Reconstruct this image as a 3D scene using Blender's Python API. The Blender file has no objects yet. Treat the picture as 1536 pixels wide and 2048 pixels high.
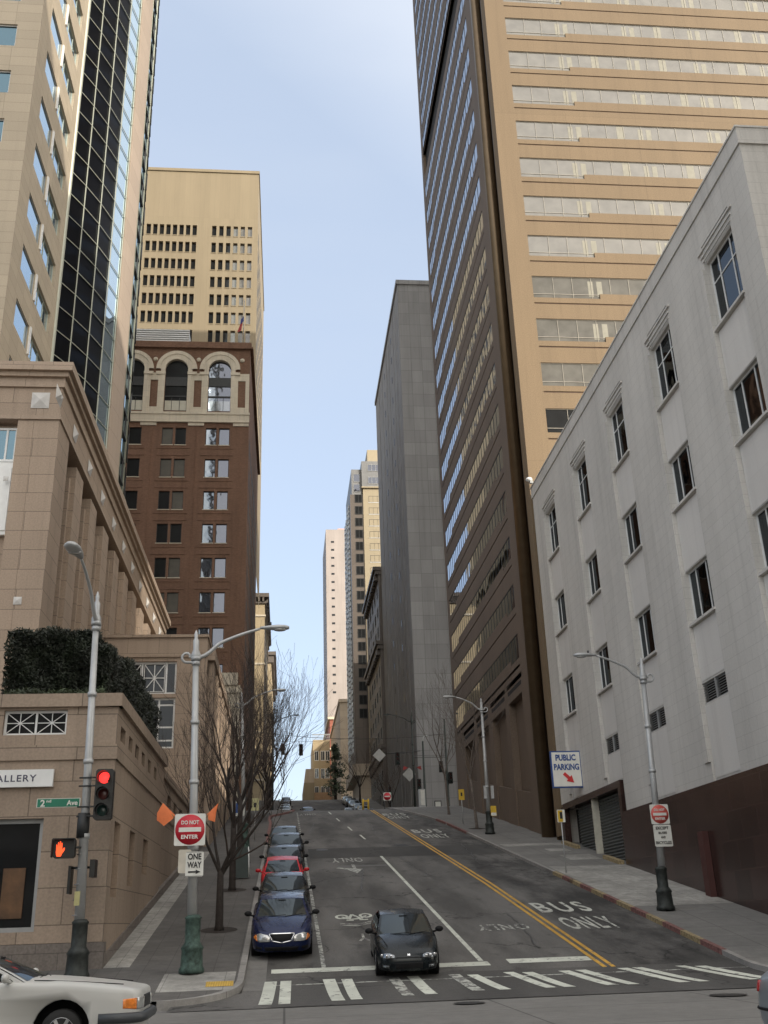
import bpy, bmesh, math, random
from math import sin, cos, pi, radians, sqrt
from mathutils import Vector, Matrix
random.seed(7)
scn = bpy.context.scene
col = scn.collection

# ------------------------------------------------------------ camera
TH, RO, PS, CZ = radians(22.1), radians(1.95), radians(5.95), 1.72
F = Vector((sin(PS)*cos(TH), cos(PS)*cos(TH), sin(TH)))
R0 = Vector((cos(PS), -sin(PS), 0)); U0 = R0.cross(F)
RX = R0*cos(RO) - U0*sin(RO); UX = U0*cos(RO) + R0*sin(RO)
cd = bpy.data.cameras.new('camera'); cam = bpy.data.objects.new('camera', cd); col.objects.link(cam)
cam.matrix_world = Matrix(((RX.x, UX.x, -F.x, 0), (RX.y, UX.y, -F.y, 0), (RX.z, UX.z, -F.z, CZ), (0, 0, 0, 1)))
cd.sensor_width = 36; cd.lens = 36*2014/2048; cd.clip_start = .1; cd.clip_end = 5000
scn.camera = cam

# ------------------------------------------------------------ light
SUN_AZ, SUN_EL = 40, 28            # azimuth: degrees to the right of straight behind the viewer
S = Vector((sin(radians(SUN_AZ))*cos(radians(SUN_EL)), -cos(radians(SUN_AZ))*cos(radians(SUN_EL)), sin(radians(SUN_EL))))
w = bpy.data.worlds.new('World'); scn.world = w; w.use_nodes = True
nt = w.node_tree; nt.nodes.clear()
sky = nt.nodes.new('ShaderNodeTexSky'); sky.sky_type = 'NISHITA'; sky.sun_disc = False
sky.sun_elevation = radians(SUN_EL); sky.sun_rotation = radians(180-SUN_AZ)
sky.air_density = 1.0; sky.dust_density = 2.2; sky.ozone_density = 1.0; sky.altitude = 60
bg = nt.nodes.new('ShaderNodeBackground'); bg.inputs[1].default_value = .15
wo = nt.nodes.new('ShaderNodeOutputWorld')
# thin high cloud veil
tc = nt.nodes.new('ShaderNodeTexCoord'); mp = nt.nodes.new('ShaderNodeMapping'); mp.inputs['Scale'].default_value = (1.2, 1.2, 5)
nz = nt.nodes.new('ShaderNodeTexNoise'); nz.inputs['Scale'].default_value = 2.2; nz.inputs['Detail'].default_value = 6
rp = nt.nodes.new('ShaderNodeValToRGB'); rp.color_ramp.elements[0].position = .42; rp.color_ramp.elements[1].position = .8
rp.color_ramp.elements[0].color = (.7, .7, .7, 1); rp.color_ramp.elements[1].color = (.82, .82, .82, 1)
mx = nt.nodes.new('ShaderNodeMix'); mx.data_type = 'RGBA'; 
dt = nt.nodes.new('ShaderNodeVectorMath'); dt.operation = 'DOT_PRODUCT'; dt.inputs[1].default_value = S   # hazy sky, brighter towards the sun
mr = nt.nodes.new('ShaderNodeMapRange'); mr.inputs[1].default_value = -.15; mr.inputs[2].default_value = 1.
hz = nt.nodes.new('ShaderNodeMix'); hz.data_type = 'RGBA'; hz.inputs[6].default_value = (2.0, 2.27, 2.7, 1); hz.inputs[7].default_value = (9.4, 8.7, 7.6, 1)
nt.links.new(tc.outputs['Generated'], dt.inputs[0]); nt.links.new(dt.outputs['Value'], mr.inputs[0]); nt.links.new(mr.outputs[0], hz.inputs[0]); nt.links.new(hz.outputs[2], mx.inputs[7])
nt.links.new(tc.outputs['Generated'], mp.inputs[0]); nt.links.new(mp.outputs[0], nz.inputs[0]); nt.links.new(nz.outputs[0], rp.inputs[0])
nt.links.new(rp.outputs[0], mx.inputs[0]); nt.links.new(sky.outputs[0], mx.inputs[6]); nt.links.new(mx.outputs[2], bg.inputs[0])
nt.links.new(bg.outputs[0], wo.inputs[0])
sd = bpy.data.lights.new('sun', 'SUN'); sd.energy = 2.0; sd.angle = radians(.5); sd.color = (1, .91, .78)
so = bpy.data.objects.new('sun', sd); col.objects.link(so); so.rotation_euler = (-S).to_track_quat('-Z', 'Y').to_euler(); so.location = (0, -20, 200)
vs = scn.view_settings; vs.view_transform = 'Standard'; vs.look = 'None'; vs.exposure = 1.15; vs.gamma = 1
cy = scn.cycles; cy.max_bounces = 8; cy.diffuse_bounces = 4; cy.glossy_bounces = 4; cy.use_denoising = True

# ------------------------------------------------------------ materials
MAT = {}
def nodes(name):
    m = bpy.data.materials.new(name); m.use_nodes = True; t = m.node_tree; b = t.nodes['Principled BSDF']; return m, t, b
def N(t, kind, **kw):
    n = t.nodes.new('ShaderNode'+kind)
    for k, v in kw.items():
        if k in n.inputs.keys(): n.inputs[k].default_value = v
        else: setattr(n, k, v)
    return n
def mixc(t, a, b, f, mode='MIX'):
    m = t.nodes.new('ShaderNodeMix'); m.data_type = 'RGBA'; m.blend_type = mode
    for i, v in ((0, f), (6, a), (7, b)):
        if hasattr(v, 'links'): t.links.new(v, m.inputs[i])
        else: m.inputs[i].default_value = v if i == 0 else (*v[:3], 1)
    return m.outputs[2]
def ramp(t, src, p0, p1, c0=(0, 0, 0), c1=(1, 1, 1)):
    r = t.nodes.new('ShaderNodeValToRGB'); e = r.color_ramp.elements
    e[0].position = p0; e[1].position = p1; e[0].color = (*c0, 1); e[1].color = (*c1, 1)
    t.links.new(src, r.inputs[0]); return r.outputs[0]
def objco(t, scale=(1, 1, 1)):
    c = t.nodes.new('ShaderNodeTexCoord'); m = t.nodes.new('ShaderNodeMapping'); m.inputs['Scale'].default_value = scale
    t.links.new(c.outputs['Object'], m.inputs[0]); return m.outputs[0]
def noise(t, scale, detail=4, sc=(1, 1, 1), rough=.55):
    n = N(t, 'TexNoise', Scale=scale, Detail=detail, Roughness=rough); t.links.new(objco(t, sc), n.inputs['Vector']); return n.outputs[0]
def bump(t, b, src, strength=.2, dist=.02):
    n = N(t, 'Bump', Strength=strength, Distance=dist); t.links.new(src, n.inputs['Height']); t.links.new(n.outputs[0], b.inputs['Normal'])
def plain(name, c, rough=.6, metal=0., var=.12, sc=3., bmp=0., spec=.5, coat=0.):
    if name in MAT: return MAT[name]
    m, t, b = nodes(name); b.inputs['Roughness'].default_value = rough; b.inputs['Metallic'].default_value = metal
    b.inputs['Specular IOR Level'].default_value = spec; b.inputs['Coat Weight'].default_value = coat; b.inputs['Coat Roughness'].default_value = .03
    n = noise(t, sc, 5)
    lo = tuple(max(0, x*(1-var)) for x in c); hi = tuple(min(1, x*(1+var)) for x in c)
    t.links.new(ramp(t, n, .3, .7, lo, hi), b.inputs['Base Color'])
    if bmp: bump(t, b, noise(t, sc*12, 3), bmp, .01)
    MAT[name] = m; return m
def emis(name, c, s):
    m, t, b = nodes(name); b.inputs['Base Color'].default_value = (*c, 1); b.inputs['Emission Color'].default_value = (*c, 1)
    b.inputs['Emission Strength'].default_value = s; MAT[name] = m; return m
def uv_xz(t):
    c = t.nodes.new('ShaderNodeTexCoord'); s = t.nodes.new('ShaderNodeSeparateXYZ'); a = t.nodes.new('ShaderNodeMath'); a.operation = 'ADD'
    k = t.nodes.new('ShaderNodeCombineXYZ'); t.links.new(c.outputs['Object'], s.inputs[0]); t.links.new(s.outputs[0], a.inputs[0]); t.links.new(s.outputs[1], a.inputs[1])
    t.links.new(a.outputs[0], k.inputs[0]); t.links.new(s.outputs[2], k.inputs[1]); return k.outputs[0]
def blocks(name, c, bw, bh, joint=.012, jc=.55, var=.12, rough=.75, speck=.0, stain=.15, offset=.5, bmp=.3, spec=.4, freq=2):
    """masonry laid in courses, on vertical faces of any direction"""
    m, t, b = nodes(name); b.inputs['Roughness'].default_value = rough; b.inputs['Specular IOR Level'].default_value = spec
    br = N(t, 'TexBrick', offset=offset, offset_frequency=freq, squash=1.0); v = uv_xz(t); t.links.new(v, br.inputs['Vector'])
    br.inputs['Scale'].default_value = 1; br.inputs['Brick Width'].default_value = bw; br.inputs['Row Height'].default_value = bh
    br.inputs['Mortar Size'].default_value = joint; br.inputs['Mortar Smooth'].default_value = .2; br.inputs['Bias'].default_value = 0
    br.inputs['Color1'].default_value = (*[x*(1+var) for x in c], 1); br.inputs['Color2'].default_value = (*[x*(1-var) for x in c], 1)
    br.inputs['Mortar'].default_value = (*[x*jc for x in c], 1)
    o = br.outputs['Color']
    s = noise(t, .35, 6, (1, 1, .25)); o = mixc(t, o, ramp(t, s, .25, .75, (1-stain,)*3, (1+stain*.5,)*3), 1., 'MULTIPLY')
    if speck:
        g = noise(t, 14, 4); o = mixc(t, o, ramp(t, g, .35, .65, (1-speck,)*3, (1+speck,)*3), 1., 'MULTIPLY')
    t.links.new(o, b.inputs['Base Color'])
    dr = noise(t, 1.1, 7, (2.2, 2.2, .09), .6); o = mixc(t, o, ramp(t, dr, .5, .72, (1, 1, 1), (1-stain*.9,)*3), 1., 'MULTIPLY'); t.links.new(o, b.inputs['Base Color'])
    inv = N(t, 'Math', operation='SUBTRACT'); inv.inputs[0].default_value = 1; t.links.new(br.outputs['Fac'], inv.inputs[1])
    bump(t, b, inv.outputs[0], bmp, .02)
    MAT[name] = m; return m
def glass(name, c=(.02, .025, .03), refl=.35, rough=.03, wob=.25, tint=(.85, .92, 1.), wsc=.5, pane=None):
    m, t, b = nodes(name); t.nodes.remove(b)
    g = N(t, 'BsdfGlossy', Roughness=rough); g.inputs['Color'].default_value = (*tint, 1)
    d = N(t, 'BsdfPrincipled', Roughness=.35); d.inputs['Specular IOR Level'].default_value = .1; d.inputs['Base Color'].default_value = (*c, 1)
    fr = N(t, 'Fresnel', IOR=1.5); a = N(t, 'Math', operation='MULTIPLY_ADD'); a.inputs[1].default_value = 1-refl; a.inputs[2].default_value = refl; a.use_clamp = True
    t.links.new(fr.outputs[0], a.inputs[0]); mxs = t.nodes.new('ShaderNodeMixShader'); t.links.new(a.outputs[0], mxs.inputs[0])
    t.links.new(d.outputs[0], mxs.inputs[1]); t.links.new(g.outputs[0], mxs.inputs[2])
    n = noise(t, wsc, 2); bp = N(t, 'Bump', Strength=wob, Distance=.08); t.links.new(n, bp.inputs['Height']); t.links.new(bp.outputs[0], g.inputs['Normal'])
    cc = noise(t, .9, 3); t.links.new(ramp(t, cc, .3, .7, tuple(x*.8 for x in c), tuple(x*1.2 for x in c)), d.inputs['Base Color'])
    t.links.new(mxs.outputs[0], t.nodes['Material Output'].inputs[0]); MAT[name] = m; return m
def paint_road(name, c, wear=.5):
    m, t, b = nodes(name); b.inputs['Roughness'].default_value = .7
    n = noise(t, 5, 8, (1, 1, 1), .7); k = ramp(t, n, wear-.04, wear+.03)
    n2 = noise(t, 1.3, 5); tone = ramp(t, n2, .3, .7, tuple(x*.7 for x in c), c)
    t.links.new(mixc(t, (.11, .106, .1), tone, k), b.inputs['Base Color']); MAT[name] = m; return m
def asphalt(name, c, lane=False):
    m, t, b = nodes(name); b.inputs['Roughness'].default_value = .82; b.inputs['Specular IOR Level'].default_value = .35
    f = noise(t, 22, 6, rough=.8); o = ramp(t, f, .3, .7, tuple(x*.68 for x in c), tuple(x*1.35 for x in c))
    p = noise(t, .3, 5, (1.6, .45, 1)); o = mixc(t, o, ramp(t, p, .35, .65, (.74,)*3, (1.2,)*3), 1., 'MULTIPLY')
    # cracks
    vo = N(t, 'TexVoronoi', feature='DISTANCE_TO_EDGE', Scale=.16); mpn = objco(t)
    wv = N(t, 'TexNoise', Scale=.9, Detail=5); t.links.new(mpn, wv.inputs['Vector'])
    add = t.nodes.new('ShaderNodeVectorMath'); add.operation = 'MULTIPLY_ADD'; add.inputs[1].default_value = (2.4,)*3
    t.links.new(wv.outputs['Color'], add.inputs[0]); t.links.new(mpn, add.inputs[2]); t.links.new(add.outputs[0], vo.inputs['Vector'])
    cr = ramp(t, vo.outputs[0], .0, .011, (1, 1, 1), (0, 0, 0)); msk = ramp(t, noise(t, .14, 2), .44, .5)
    k = mixc(t, cr, msk, 1., 'MULTIPLY'); o = mixc(t, o, tuple(x*.3 for x in c), k)
    if lane:                                   # oil-dark tyre tracks and drips along the lanes
        wn = noise(t, 1., 5, (.9, .06, 1)); dk = ramp(t, wn, .44, .62, (1, 1, 1), (.68, .68, .68)); o = mixc(t, o, dk, 1., 'MULTIPLY')
        sep = t.nodes.new('ShaderNodeSeparateXYZ'); t.links.new(objco(t), sep.inputs[0]); bl = ramp(t, noise(t, .8, 7, (1, .35, 1), .7), .42, .6, (1, 1, 1), (.42, .42, .42))
        mr_ = N(t, 'MapRange'); mr_.inputs[1].default_value = 8.7; mr_.inputs[2].default_value = 9.6; t.links.new(sep.outputs[0], mr_.inputs[0]); o = mixc(t, o, mixc(t, (1, 1, 1), bl, mr_.outputs[0]), 1., 'MULTIPLY')
        sp = noise(t, 1.1, 6, (1, .5, 1)); o = mixc(t, o, ramp(t, sp, .6, .7, (1, 1, 1), (.55, .55, .55)), 1., 'MULTIPLY')
    t.links.new(o, b.inputs['Base Color']); bump(t, b, f, .25, .01); MAT[name] = m; return m
def pavement(name, c, sx=1.1, sy=1.1, joint=.018, jc=.45, var=.05, ang=0., stain=.16):
    m, t, b = nodes(name); b.inputs['Roughness'].default_value = .85; b.inputs['Specular IOR Level'].default_value = .3
    br = N(t, 'TexBrick', offset=0., squash=1.0); t.links.new(objco(t), br.inputs['Vector'])
    br.inputs['Scale'].default_value = 1; br.inputs['Brick Width'].default_value = sx; br.inputs['Row Height'].default_value = sy
    br.inputs['Mortar Size'].default_value = joint; br.inputs['Mortar Smooth'].default_value = .4; br.inputs['Bias'].default_value = 0
    br.inputs['Color1'].default_value = (*[x*(1+var) for x in c], 1); br.inputs['Color2'].default_value = (*[x*(1-var) for x in c], 1)
    br.inputs['Mortar'].default_value = (*[x*jc for x in c], 1); o = br.outputs['Color']
    for sc_, a, lo in ((.5, .4, stain), (3.5, .45, stain*.8), (30, .4, .12)):
        o = mixc(t, o, ramp(t, noise(t, sc_, 6, rough=.65), .3, .7, (1-lo,)*3, (1+lo,)*3), 1., 'MULTIPLY')
    t.links.new(o, b.inputs['Base Color']); MAT[name] = m; return m

stoneA = blocks('warm_stone', (.335, .262, .2), 2.3, .95, .016, .5, .06, .8, .1, .14)
stoneB = blocks('warm_stone_smooth', (.345, .27, .207), 1.9, 1.25, .014, .55, .05, .75, .08, .12)
stoneT = blocks('tower_stone', (.4, .34, .255), 1.55, .72, .012, .6, .06, .7, .05, .08, 0.)
stoneP = blocks('strip_stone', (.4, .325, .26), 4.0, 1.85, .02, .7, .05, .6, .04, .08, 0.)
granite = blocks('dark_granite', (.042, .022, .019), 1.3, 1.0, .01, 1.7, .25, .25, .3, .12, spec=.55)
plinth = blocks('grey_plinth', (.19, .165, .145), 1.2, .6, .01, .6, .08, .8, .15, .2)
gar = blocks('glazed_grey_tile', (.6, .58, .54), .95, .46, .009, .8, .02, .6, .04, .17, .5, .15)
garpan = blocks('pale_panel', (.66, .64, .605), 3.2, 5.2, .008, .9, .02, .55, .02, .1)
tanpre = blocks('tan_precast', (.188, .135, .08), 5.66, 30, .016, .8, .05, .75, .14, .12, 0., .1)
tanshade = blocks('tan_precast_shaded', (.145, .108, .08), 4.3, 30, .015, .8, .06, .7, .14, .12, 0., .1)  # the front's precast again, with the street side's shade darkened into its colour
bronze = plain('bronze_metal', (.16, .115, .07), .35, .7, .1, 1.5)
slabm = blocks('grey_granite_slab', (.285, .284, .285), 1.55, 1.9, .03, .68, .1, .6, .04, .2, 0.)
brick = blocks('brown_brick', (.212, .12, .078), .24, .08, .01, .75, .16, .85, .1, .24)
brickr = blocks('red_brick', (.28, .1, .07), .3, .1, .012, 1.3, .1, .85, 0, .15)
terra = blocks('cream_terracotta', (.62, .55, .43), 1.4, .8, .01, .7, .04, .6, .05, .18)
tanb = blocks('tan_concrete', (.262, .215, .142), .9, 30, .008, .75, .04, .8, .06, .08, 0.)
darkbz = blocks('dark_bronze_panel', (.12, .1, .085), 1.5, 3.4, .02, .6, .1, .45, 0, .1, 0.)
creamb = blocks('cream_panel', (.35, .3, .21), 4.5, 3.45, .015, .75, .03, .7, 0, .06, 0.)
pinkb = blocks('pink_concrete', (.34, .3, .275), 6, 3.35, .02, .85, .03, .8, .05, .12, 0.)
gold = blocks('ochre_brick', (.42, .34, .22), .5, .16, .01, .85, .06, .8, 0, .14)
beigeb = blocks('beige_concrete', (.4, .34, .27), 3, 1.6, .02, .8, .05, .8, 0, .12, 0.)
greyoff = blocks('grey_office_panel', (.34, .33, .32), 3, 3.6, .05, .5, .05, .6, 0, .1, 0.)
gl_dark = glass('window_glass_dark', (.012, .013, .014), .03, .03, .1, (.28, .3, .32))
gl_teal = glass('teal_mirror_glass', (.02, .04, .05), .5, .03, .2, (.18, .28, .34), .3)
gl_gar = glass('garage_window_glass', (.01, .011, .012), .0, .03, .2, (.1, .11, .12), .6)
gl_lilac = glass('brick_block_reflecting_glass', (.03, .03, .035), .35, .03, .25, (.27, .29, .34), .5)
gl_side = glass('bronze_reflective_glass', (.03, .032, .035), .3, .02, .12, (.5, .53, .58), .35)
gl_front = glass('grey_office_glass', (.15, .145, .13), .12, .06, .1, (.45, .45, .45), .35)
gl_bow = glass('black_curved_glass', (.002, .002, .003), .0, .03, .1, (.12, .14, .15), .4)
gl_blue = glass('blue_mirror_glass', (.03, .05, .07), .6, .02, .3, (.75, .9, 1.), .25)
gl_blind = glass('blind_behind_glass', (.1, .09, .07), .15, .05, .1)
gl_car = glass('car_glass', (.01, .013, .014), .06, .02, .0, (.5, .58, .62))
blind = plain('pale_blind', (.55, .53, .44), .6, 0, .06, 2)
white = plain('white_frame_paint', (.72, .73, .72), .5, 0, .05, 3)
mull = plain('pale_green_mullion', (.37, .39, .33), .4, .2, .06, 3)
greyp = plain('grey_metal_paint', (.3, .31, .31), .5, .2, .1, 3)
gl_matte = plain('distant_dark_glazing', (.03, .032, .036), .5, 0, .2, 1, 0, .2)
darkm = plain('dark_metal', (.03, .032, .033), .55, .2, .2, 4)
blackm = plain('black_plastic', (.01, .01, .011), .6, 0, .2, 4, 0, .2)
recess = plain('reveal_shade_brown', (.09, .055, .035), .8, 0, .1, 3)  # recess lines under the sills, their shade painted in as dark brown
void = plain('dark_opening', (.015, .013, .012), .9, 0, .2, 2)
# ------------------------------------------------------------ geometry helpers
ORG = {}
class MB:
    def __init__(s): s.v = []; s.f = []; s.sm = []
    def add(s, vs, fs, smooth=False):
        o = len(s.v); s.v += [tuple(p) for p in vs]; s.f += [tuple(i+o for i in f) for f in fs]; s.sm += [smooth]*len(fs); return s
    def box(s, x0, x1, y0, y1, z0, z1, fn=None):
        vs = [(x, y, z) for z in (z0, z1) for y in (y0, y1) for x in (x0, x1)]
        if fn: vs = [fn(*p) for p in vs]
        return s.add(vs, [(0, 2, 3, 1), (4, 5, 7, 6), (0, 1, 5, 4), (2, 6, 7, 3), (0, 4, 6, 2), (1, 3, 7, 5)])
    def quad(s, a, b, c, d): return s.add([a, b, c, d], [(0, 1, 2, 3)])
    def prism(s, poly, axis, a, b):
        """poly of 2D points extruded along axis 0,1,2 from a to b"""
        n = len(poly)
        def P(p, q):
            r = list(p); r.insert(axis, q); return tuple(r)
        vs = [P(p, a) for p in poly]+[P(p, b) for p in poly]
        fs = [tuple(range(n)), tuple(range(2*n-1, n-1, -1))]+[(i, (i+1) % n+n if 0 else (i+1) % n, (i+1) % n+n, i+n) for i in range(n)]
        return s.add(vs, fs)
    def tube(s, pts, rs, seg=8, smooth=True, cap=True):
        pts = [Vector(p) for p in pts]
        if not hasattr(rs, '__len__'): rs = [rs]*len(pts)
        o = []; up = None
        for i, p in enumerate(pts):
            d = (pts[min(i+1, len(pts)-1)]-pts[max(i-1, 0)]).normalized()
            if up is None: up = d.orthogonal().normalized()
            up = (up-d*up.dot(d))
            up = up.normalized() if up.length > 1e-6 else d.orthogonal().normalized()
            w_ = d.cross(up)
            o += [p+(up*cos(2*pi*k/seg)+w_*sin(2*pi*k/seg))*rs[i] for k in range(seg)]
        n = len(pts); fs = [(i*seg+k, i*seg+(k+1) % seg, (i+1)*seg+(k+1) % seg, (i+1)*seg+k) for i in range(n-1) for k in range(seg)]
        if cap: fs += [tuple(reversed(range(seg))), tuple((n-1)*seg+k for k in range(seg))]
        return s.add(o, fs, smooth)
    def lathe(s, c, prof, seg=16, axis=2, smooth=True, flute=0):
        """prof: (r, h) pairs along axis"""
        vs = []
        for r, h in prof:
            for k in range(seg):
                a = 2*pi*k/seg; rr = r*(1-(flute if k % 2 else 0))
                p = [rr*cos(a), rr*sin(a)]; p.insert(axis, h); vs.append((p[0]+c[0], p[1]+c[1], p[2]+c[2]))
        n = len(prof); fs = [(i*seg+k, i*seg+(k+1) % seg, (i+1)*seg+(k+1) % seg, (i+1)*seg+k) for i in range(n-1) for k in range(seg)]
        fs += [tuple(reversed(range(seg))), tuple((n-1)*seg+k for k in range(seg))]
        return s.add(vs, fs, smooth)
    def ell(s, c, r, seg=12, rings=8):
        vs = [(c[0], c[1], c[2]-r[2])]
        for i in range(1, rings):
            a = -pi/2+pi*i/rings
            vs += [(c[0]+r[0]*cos(a)*cos(2*pi*k/seg), c[1]+r[1]*cos(a)*sin(2*pi*k/seg), c[2]+r[2]*sin(a)) for k in range(seg)]
        vs.append((c[0], c[1], c[2]+r[2])); L = len(vs)-1
        fs = [(0, 1+(k+1) % seg, 1+k) for k in range(seg)]
        for i in range(rings-2): fs += [(1+i*seg+k, 1+i*seg+(k+1) % seg, 1+(i+1)*seg+(k+1) % seg, 1+(i+1)*seg+k) for k in range(seg)]
        fs += [(L, L-seg+k, L-seg+(k+1) % seg) for k in range(seg)]
        return s.add(vs, fs, True)
    def build(s, name, mat, parent=None, fix=True, **tg):
        me = bpy.data.meshes.new(name); o_ = ORG.get(parent.name, (0, 0, 0)) if parent else (0, 0, 0)
        me.from_pydata([(p[0]-o_[0], p[1]-o_[1], p[2]-o_[2]) for p in s.v], [], s.f); me.polygons.foreach_set('use_smooth', s.sm)
        if fix:
            bm = bmesh.new(); bm.from_mesh(me); bmesh.ops.recalc_face_normals(bm, faces=bm.faces); bm.to_mesh(me); bm.free()
        me.materials.append(mat); ob = bpy.data.objects.new(name, me); col.objects.link(ob)
        if parent: ob.parent = parent; ORG[ob.name] = o_
        for k, v in tg.items(): ob[k] = v
        return ob
def _split(s):
    par = list(range(len(s.v)))
    def fd(a):
        while par[a] != a: par[a] = par[par[a]]; a = par[a]
        return a
    for f in s.f:
        r = fd(f[0])
        for i in f[1:]: par[fd(i)] = r
    gr = {}
    for f, sm in zip(s.f, s.sm): gr.setdefault(fd(f[0]), []).append((f, sm))
    return gr
def each(m, name, mat, parent, **k):
    """one object per connected piece"""
    out = []
    for fs in _split(m).values():
        ids = sorted({i for f, _ in fs for i in f}); mp_ = {q: n_ for n_, q in enumerate(ids)}
        n = FB(m.ax, m.pl, m.sg) if hasattr(m, 'ax') else MB(); n.v = [m.v[i] for i in ids]; n.f = [tuple(mp_[i] for i in f) for f, _ in fs]; n.sm = [q for _, q in fs]
        out.append(n.build(name, mat, parent, **k))
    return out
def thing(name, loc, label, cat, group=None, rz=0):
    o = bpy.data.objects.new(name, None); col.objects.link(o); o.location = loc; o.rotation_euler.z = rz; o.empty_display_size = .3
    ORG[o.name] = tuple(loc) if rz == 0 else (0, 0, 0); o['label'] = label; o['category'] = cat
    if group: o['group'] = group
    return o
def local(name, label, cat, group=None):       # a thing whose parts are modelled about its own origin
    o = thing(name, (0, 0, 0), label, cat, group); return o
def dup(root, loc, label, rot=None, group=None):
    def cp(o, par):
        c = o.copy(); col.objects.link(c); c.parent = par
        for ch in o.children: cp(ch, c)
        return c
    r = cp(root, None); r.location = loc; r['label'] = label
    if rot is not None: r.rotation_euler = rot
    if group: r['group'] = group
    return r
def gz(y):
    if y < 25.2: return 0.
    if y < 27.4: return .163*(y-25.2)**2/4.4
    if y < 94: return .163*(y-26.3)
    if y < 98: return .163*67.7+.163*(y-94)-.163*(y-94)**2/8
    z1 = .163*69.7
    if y < 118: return z1
    if y < 122: return z1+.157*(y-118)**2/8
    if y < 193: return z1+.314+.157*(y-122)
    z2 = z1+.314+.157*71
    if y < 199: return z2+.157*(y-193)-.177*(y-193)**2/12
    return z2+.157*6-.177*3-.02*(y-199)
def ys_range(a, b):
    k = sorted(set([a, b]+[y for y in [25.2, 25.6, 26, 26.4, 26.8, 27.1, 27.4, 94, 94.7, 95.5, 96.3, 97.2, 98, 118, 119, 120, 121, 122, 193, 194.5, 196, 197.5, 199] if a < y < b]
               +[a+i*2.5 for i in range(int((b-a)/2.5)+1)])); return k
def drape(name, mat, xy, off, parent=None, fix=True, **tg):
    """sheet laid on the ground; xy(y)->(x0,x1) for each station"""
    m = MB(); prev = None
    for y, x0, x1 in xy:
        z = gz(y)+off; cur = ((x0, y, z), (x1, y, z))
        if prev: m.quad(prev[0], prev[1], cur[1], cur[0])
        prev = cur
    return m.build(name, mat, parent, fix=False, **tg)
def rect(m, x0, x1, y0, y1, off, skew=0.):
    for a, b in zip(ys_range(y0, y1)[:-1], ys_range(y0, y1)[1:]):
        s0 = skew*(a-y0); s1 = skew*(b-y0)
        m.quad((x0+s0, a, gz(a)+off), (x1+s0, a, gz(a)+off), (x1+s1, b, gz(b)+off), (x0+s1, b, gz(b)+off))
TXT = {}
def text_mesh(body, bold=.0, extrude=0., space=1.):
    cu = bpy.data.curves.new('t', 'FONT'); cu.body = body; cu.size = 1; cu.align_x = 'CENTER'; cu.align_y = 'CENTER'; cu.offset = bold; cu.extrude = extrude
    cu.space_character = space; cu.resolution_u = 3
    ob = bpy.data.objects.new('t', cu); col.objects.link(ob); dg = bpy.context.evaluated_depsgraph_get(); dg.update()
    me = bpy.data.meshes.new_from_object(ob.evaluated_get(dg)); vs = [tuple(v.co) for v in me.vertices]; fs = [tuple(p.vertices) for p in me.polygons]
    bpy.data.objects.remove(ob); bpy.data.curves.remove(cu); bpy.data.meshes.remove(me)
    x = [v[0] for v in vs]; y = [v[1] for v in vs]; cx = (max(x)+min(x))/2; cyy = (max(y)+min(y))/2; W_ = max(x)-min(x); H_ = max(y)-min(y)
    return [((v[0]-cx)/W_, (v[1]-cyy)/H_, v[2]) for v in vs], fs
def sign_text(m, body, x, y, z, w_, h_, bold=.012, space=1., ax='x', flip=1):
    """letters of total size w_ x h_ on a vertical face; ax x: faces -y"""
    vs, fs = text_mesh(body, bold, .004, space)
    if ax == 'x': m.add([(x+v[0]*w_, y+(-.003-v[2] if 1 else 0), z+v[1]*h_) for v in vs], fs)
    else: m.add([(x+(-.003-v[2]), y-v[0]*w_, z+v[1]*h_) for v in vs], fs)
def road_text(m, body, x, y, w_, h_, off=.016, down=False, bold=.02, space=1.15):
    vs, fs = text_mesh(body, bold, 0, space); k = -1 if down else 1
    m.add([(x+k*v[0]*w_, y+k*v[1]*h_, gz(y+k*v[1]*h_)+off) for v in vs], fs)

# ------------------------------------------------------------ ground, roads, pavements
ground_m = pavement('city_ground', (.16, .155, .15), 4, 4)
road_m = asphalt('side_street_asphalt', (.122, .117, .11), True)
dark_asph = asphalt('fresh_asphalt', (.078, .075, .071))
conc_road = pavement('concrete_roadway', (.17, .165, .155), 4.6, 3.7, .03, .5, .04, stain=.14)
walkL = pavement('sidewalk_paving', (.108, .103, .097), .62, .62, .012, .7, .06)
walkR = pavement('sidewalk_concrete', (.17, .165, .155), 1.5, 1.5, .02, .6, .05, stain=.14)
conc_new = pavement('pale_concrete', (.28, .272, .25), 1.5, 1.5, .012, .6, .04, stain=.3)
kerb_m = pavement('kerb_stone', (.26, .25, .235), 3, 3, .02, .6, .06, stain=.2)
g = MB()
yy = [-400, -100, 0]+ys_range(20, 210)+[260, 400, 700, 1500, 3000]
for a, b in zip(yy[:-1], yy[1:]): g.quad((-2500, a, gz(a)-.06), (2500, a, gz(a)-.06), (2500, b, gz(b)-.06), (-2500, b, gz(b)-.06))
g.build('ground', ground_m, fix=False, kind='structure')
g = MB(); g.quad((-160, 3, 0), (160, 3, 0), (160, 25.0, 0), (-160, 25.0, 0)); g.build('second_avenue_road', conc_road, fix=False, kind='structure')
g = MB(); g.quad((-200, 98.5, gz(100)), (200, 98.5, gz(100)), (200, 116.5, gz(100)), (-200, 116.5, gz(100))); g.build('third_avenue_road', dark_asph, fix=False, kind='structure')
XL, XR = -1.02, 12.9
def xr(y): return 12.12-.011*max(0, min(y, 74)-36)-.0055*max(0, min(y, 95)-74)**2
XRB = lambda y: xr(y)
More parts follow.
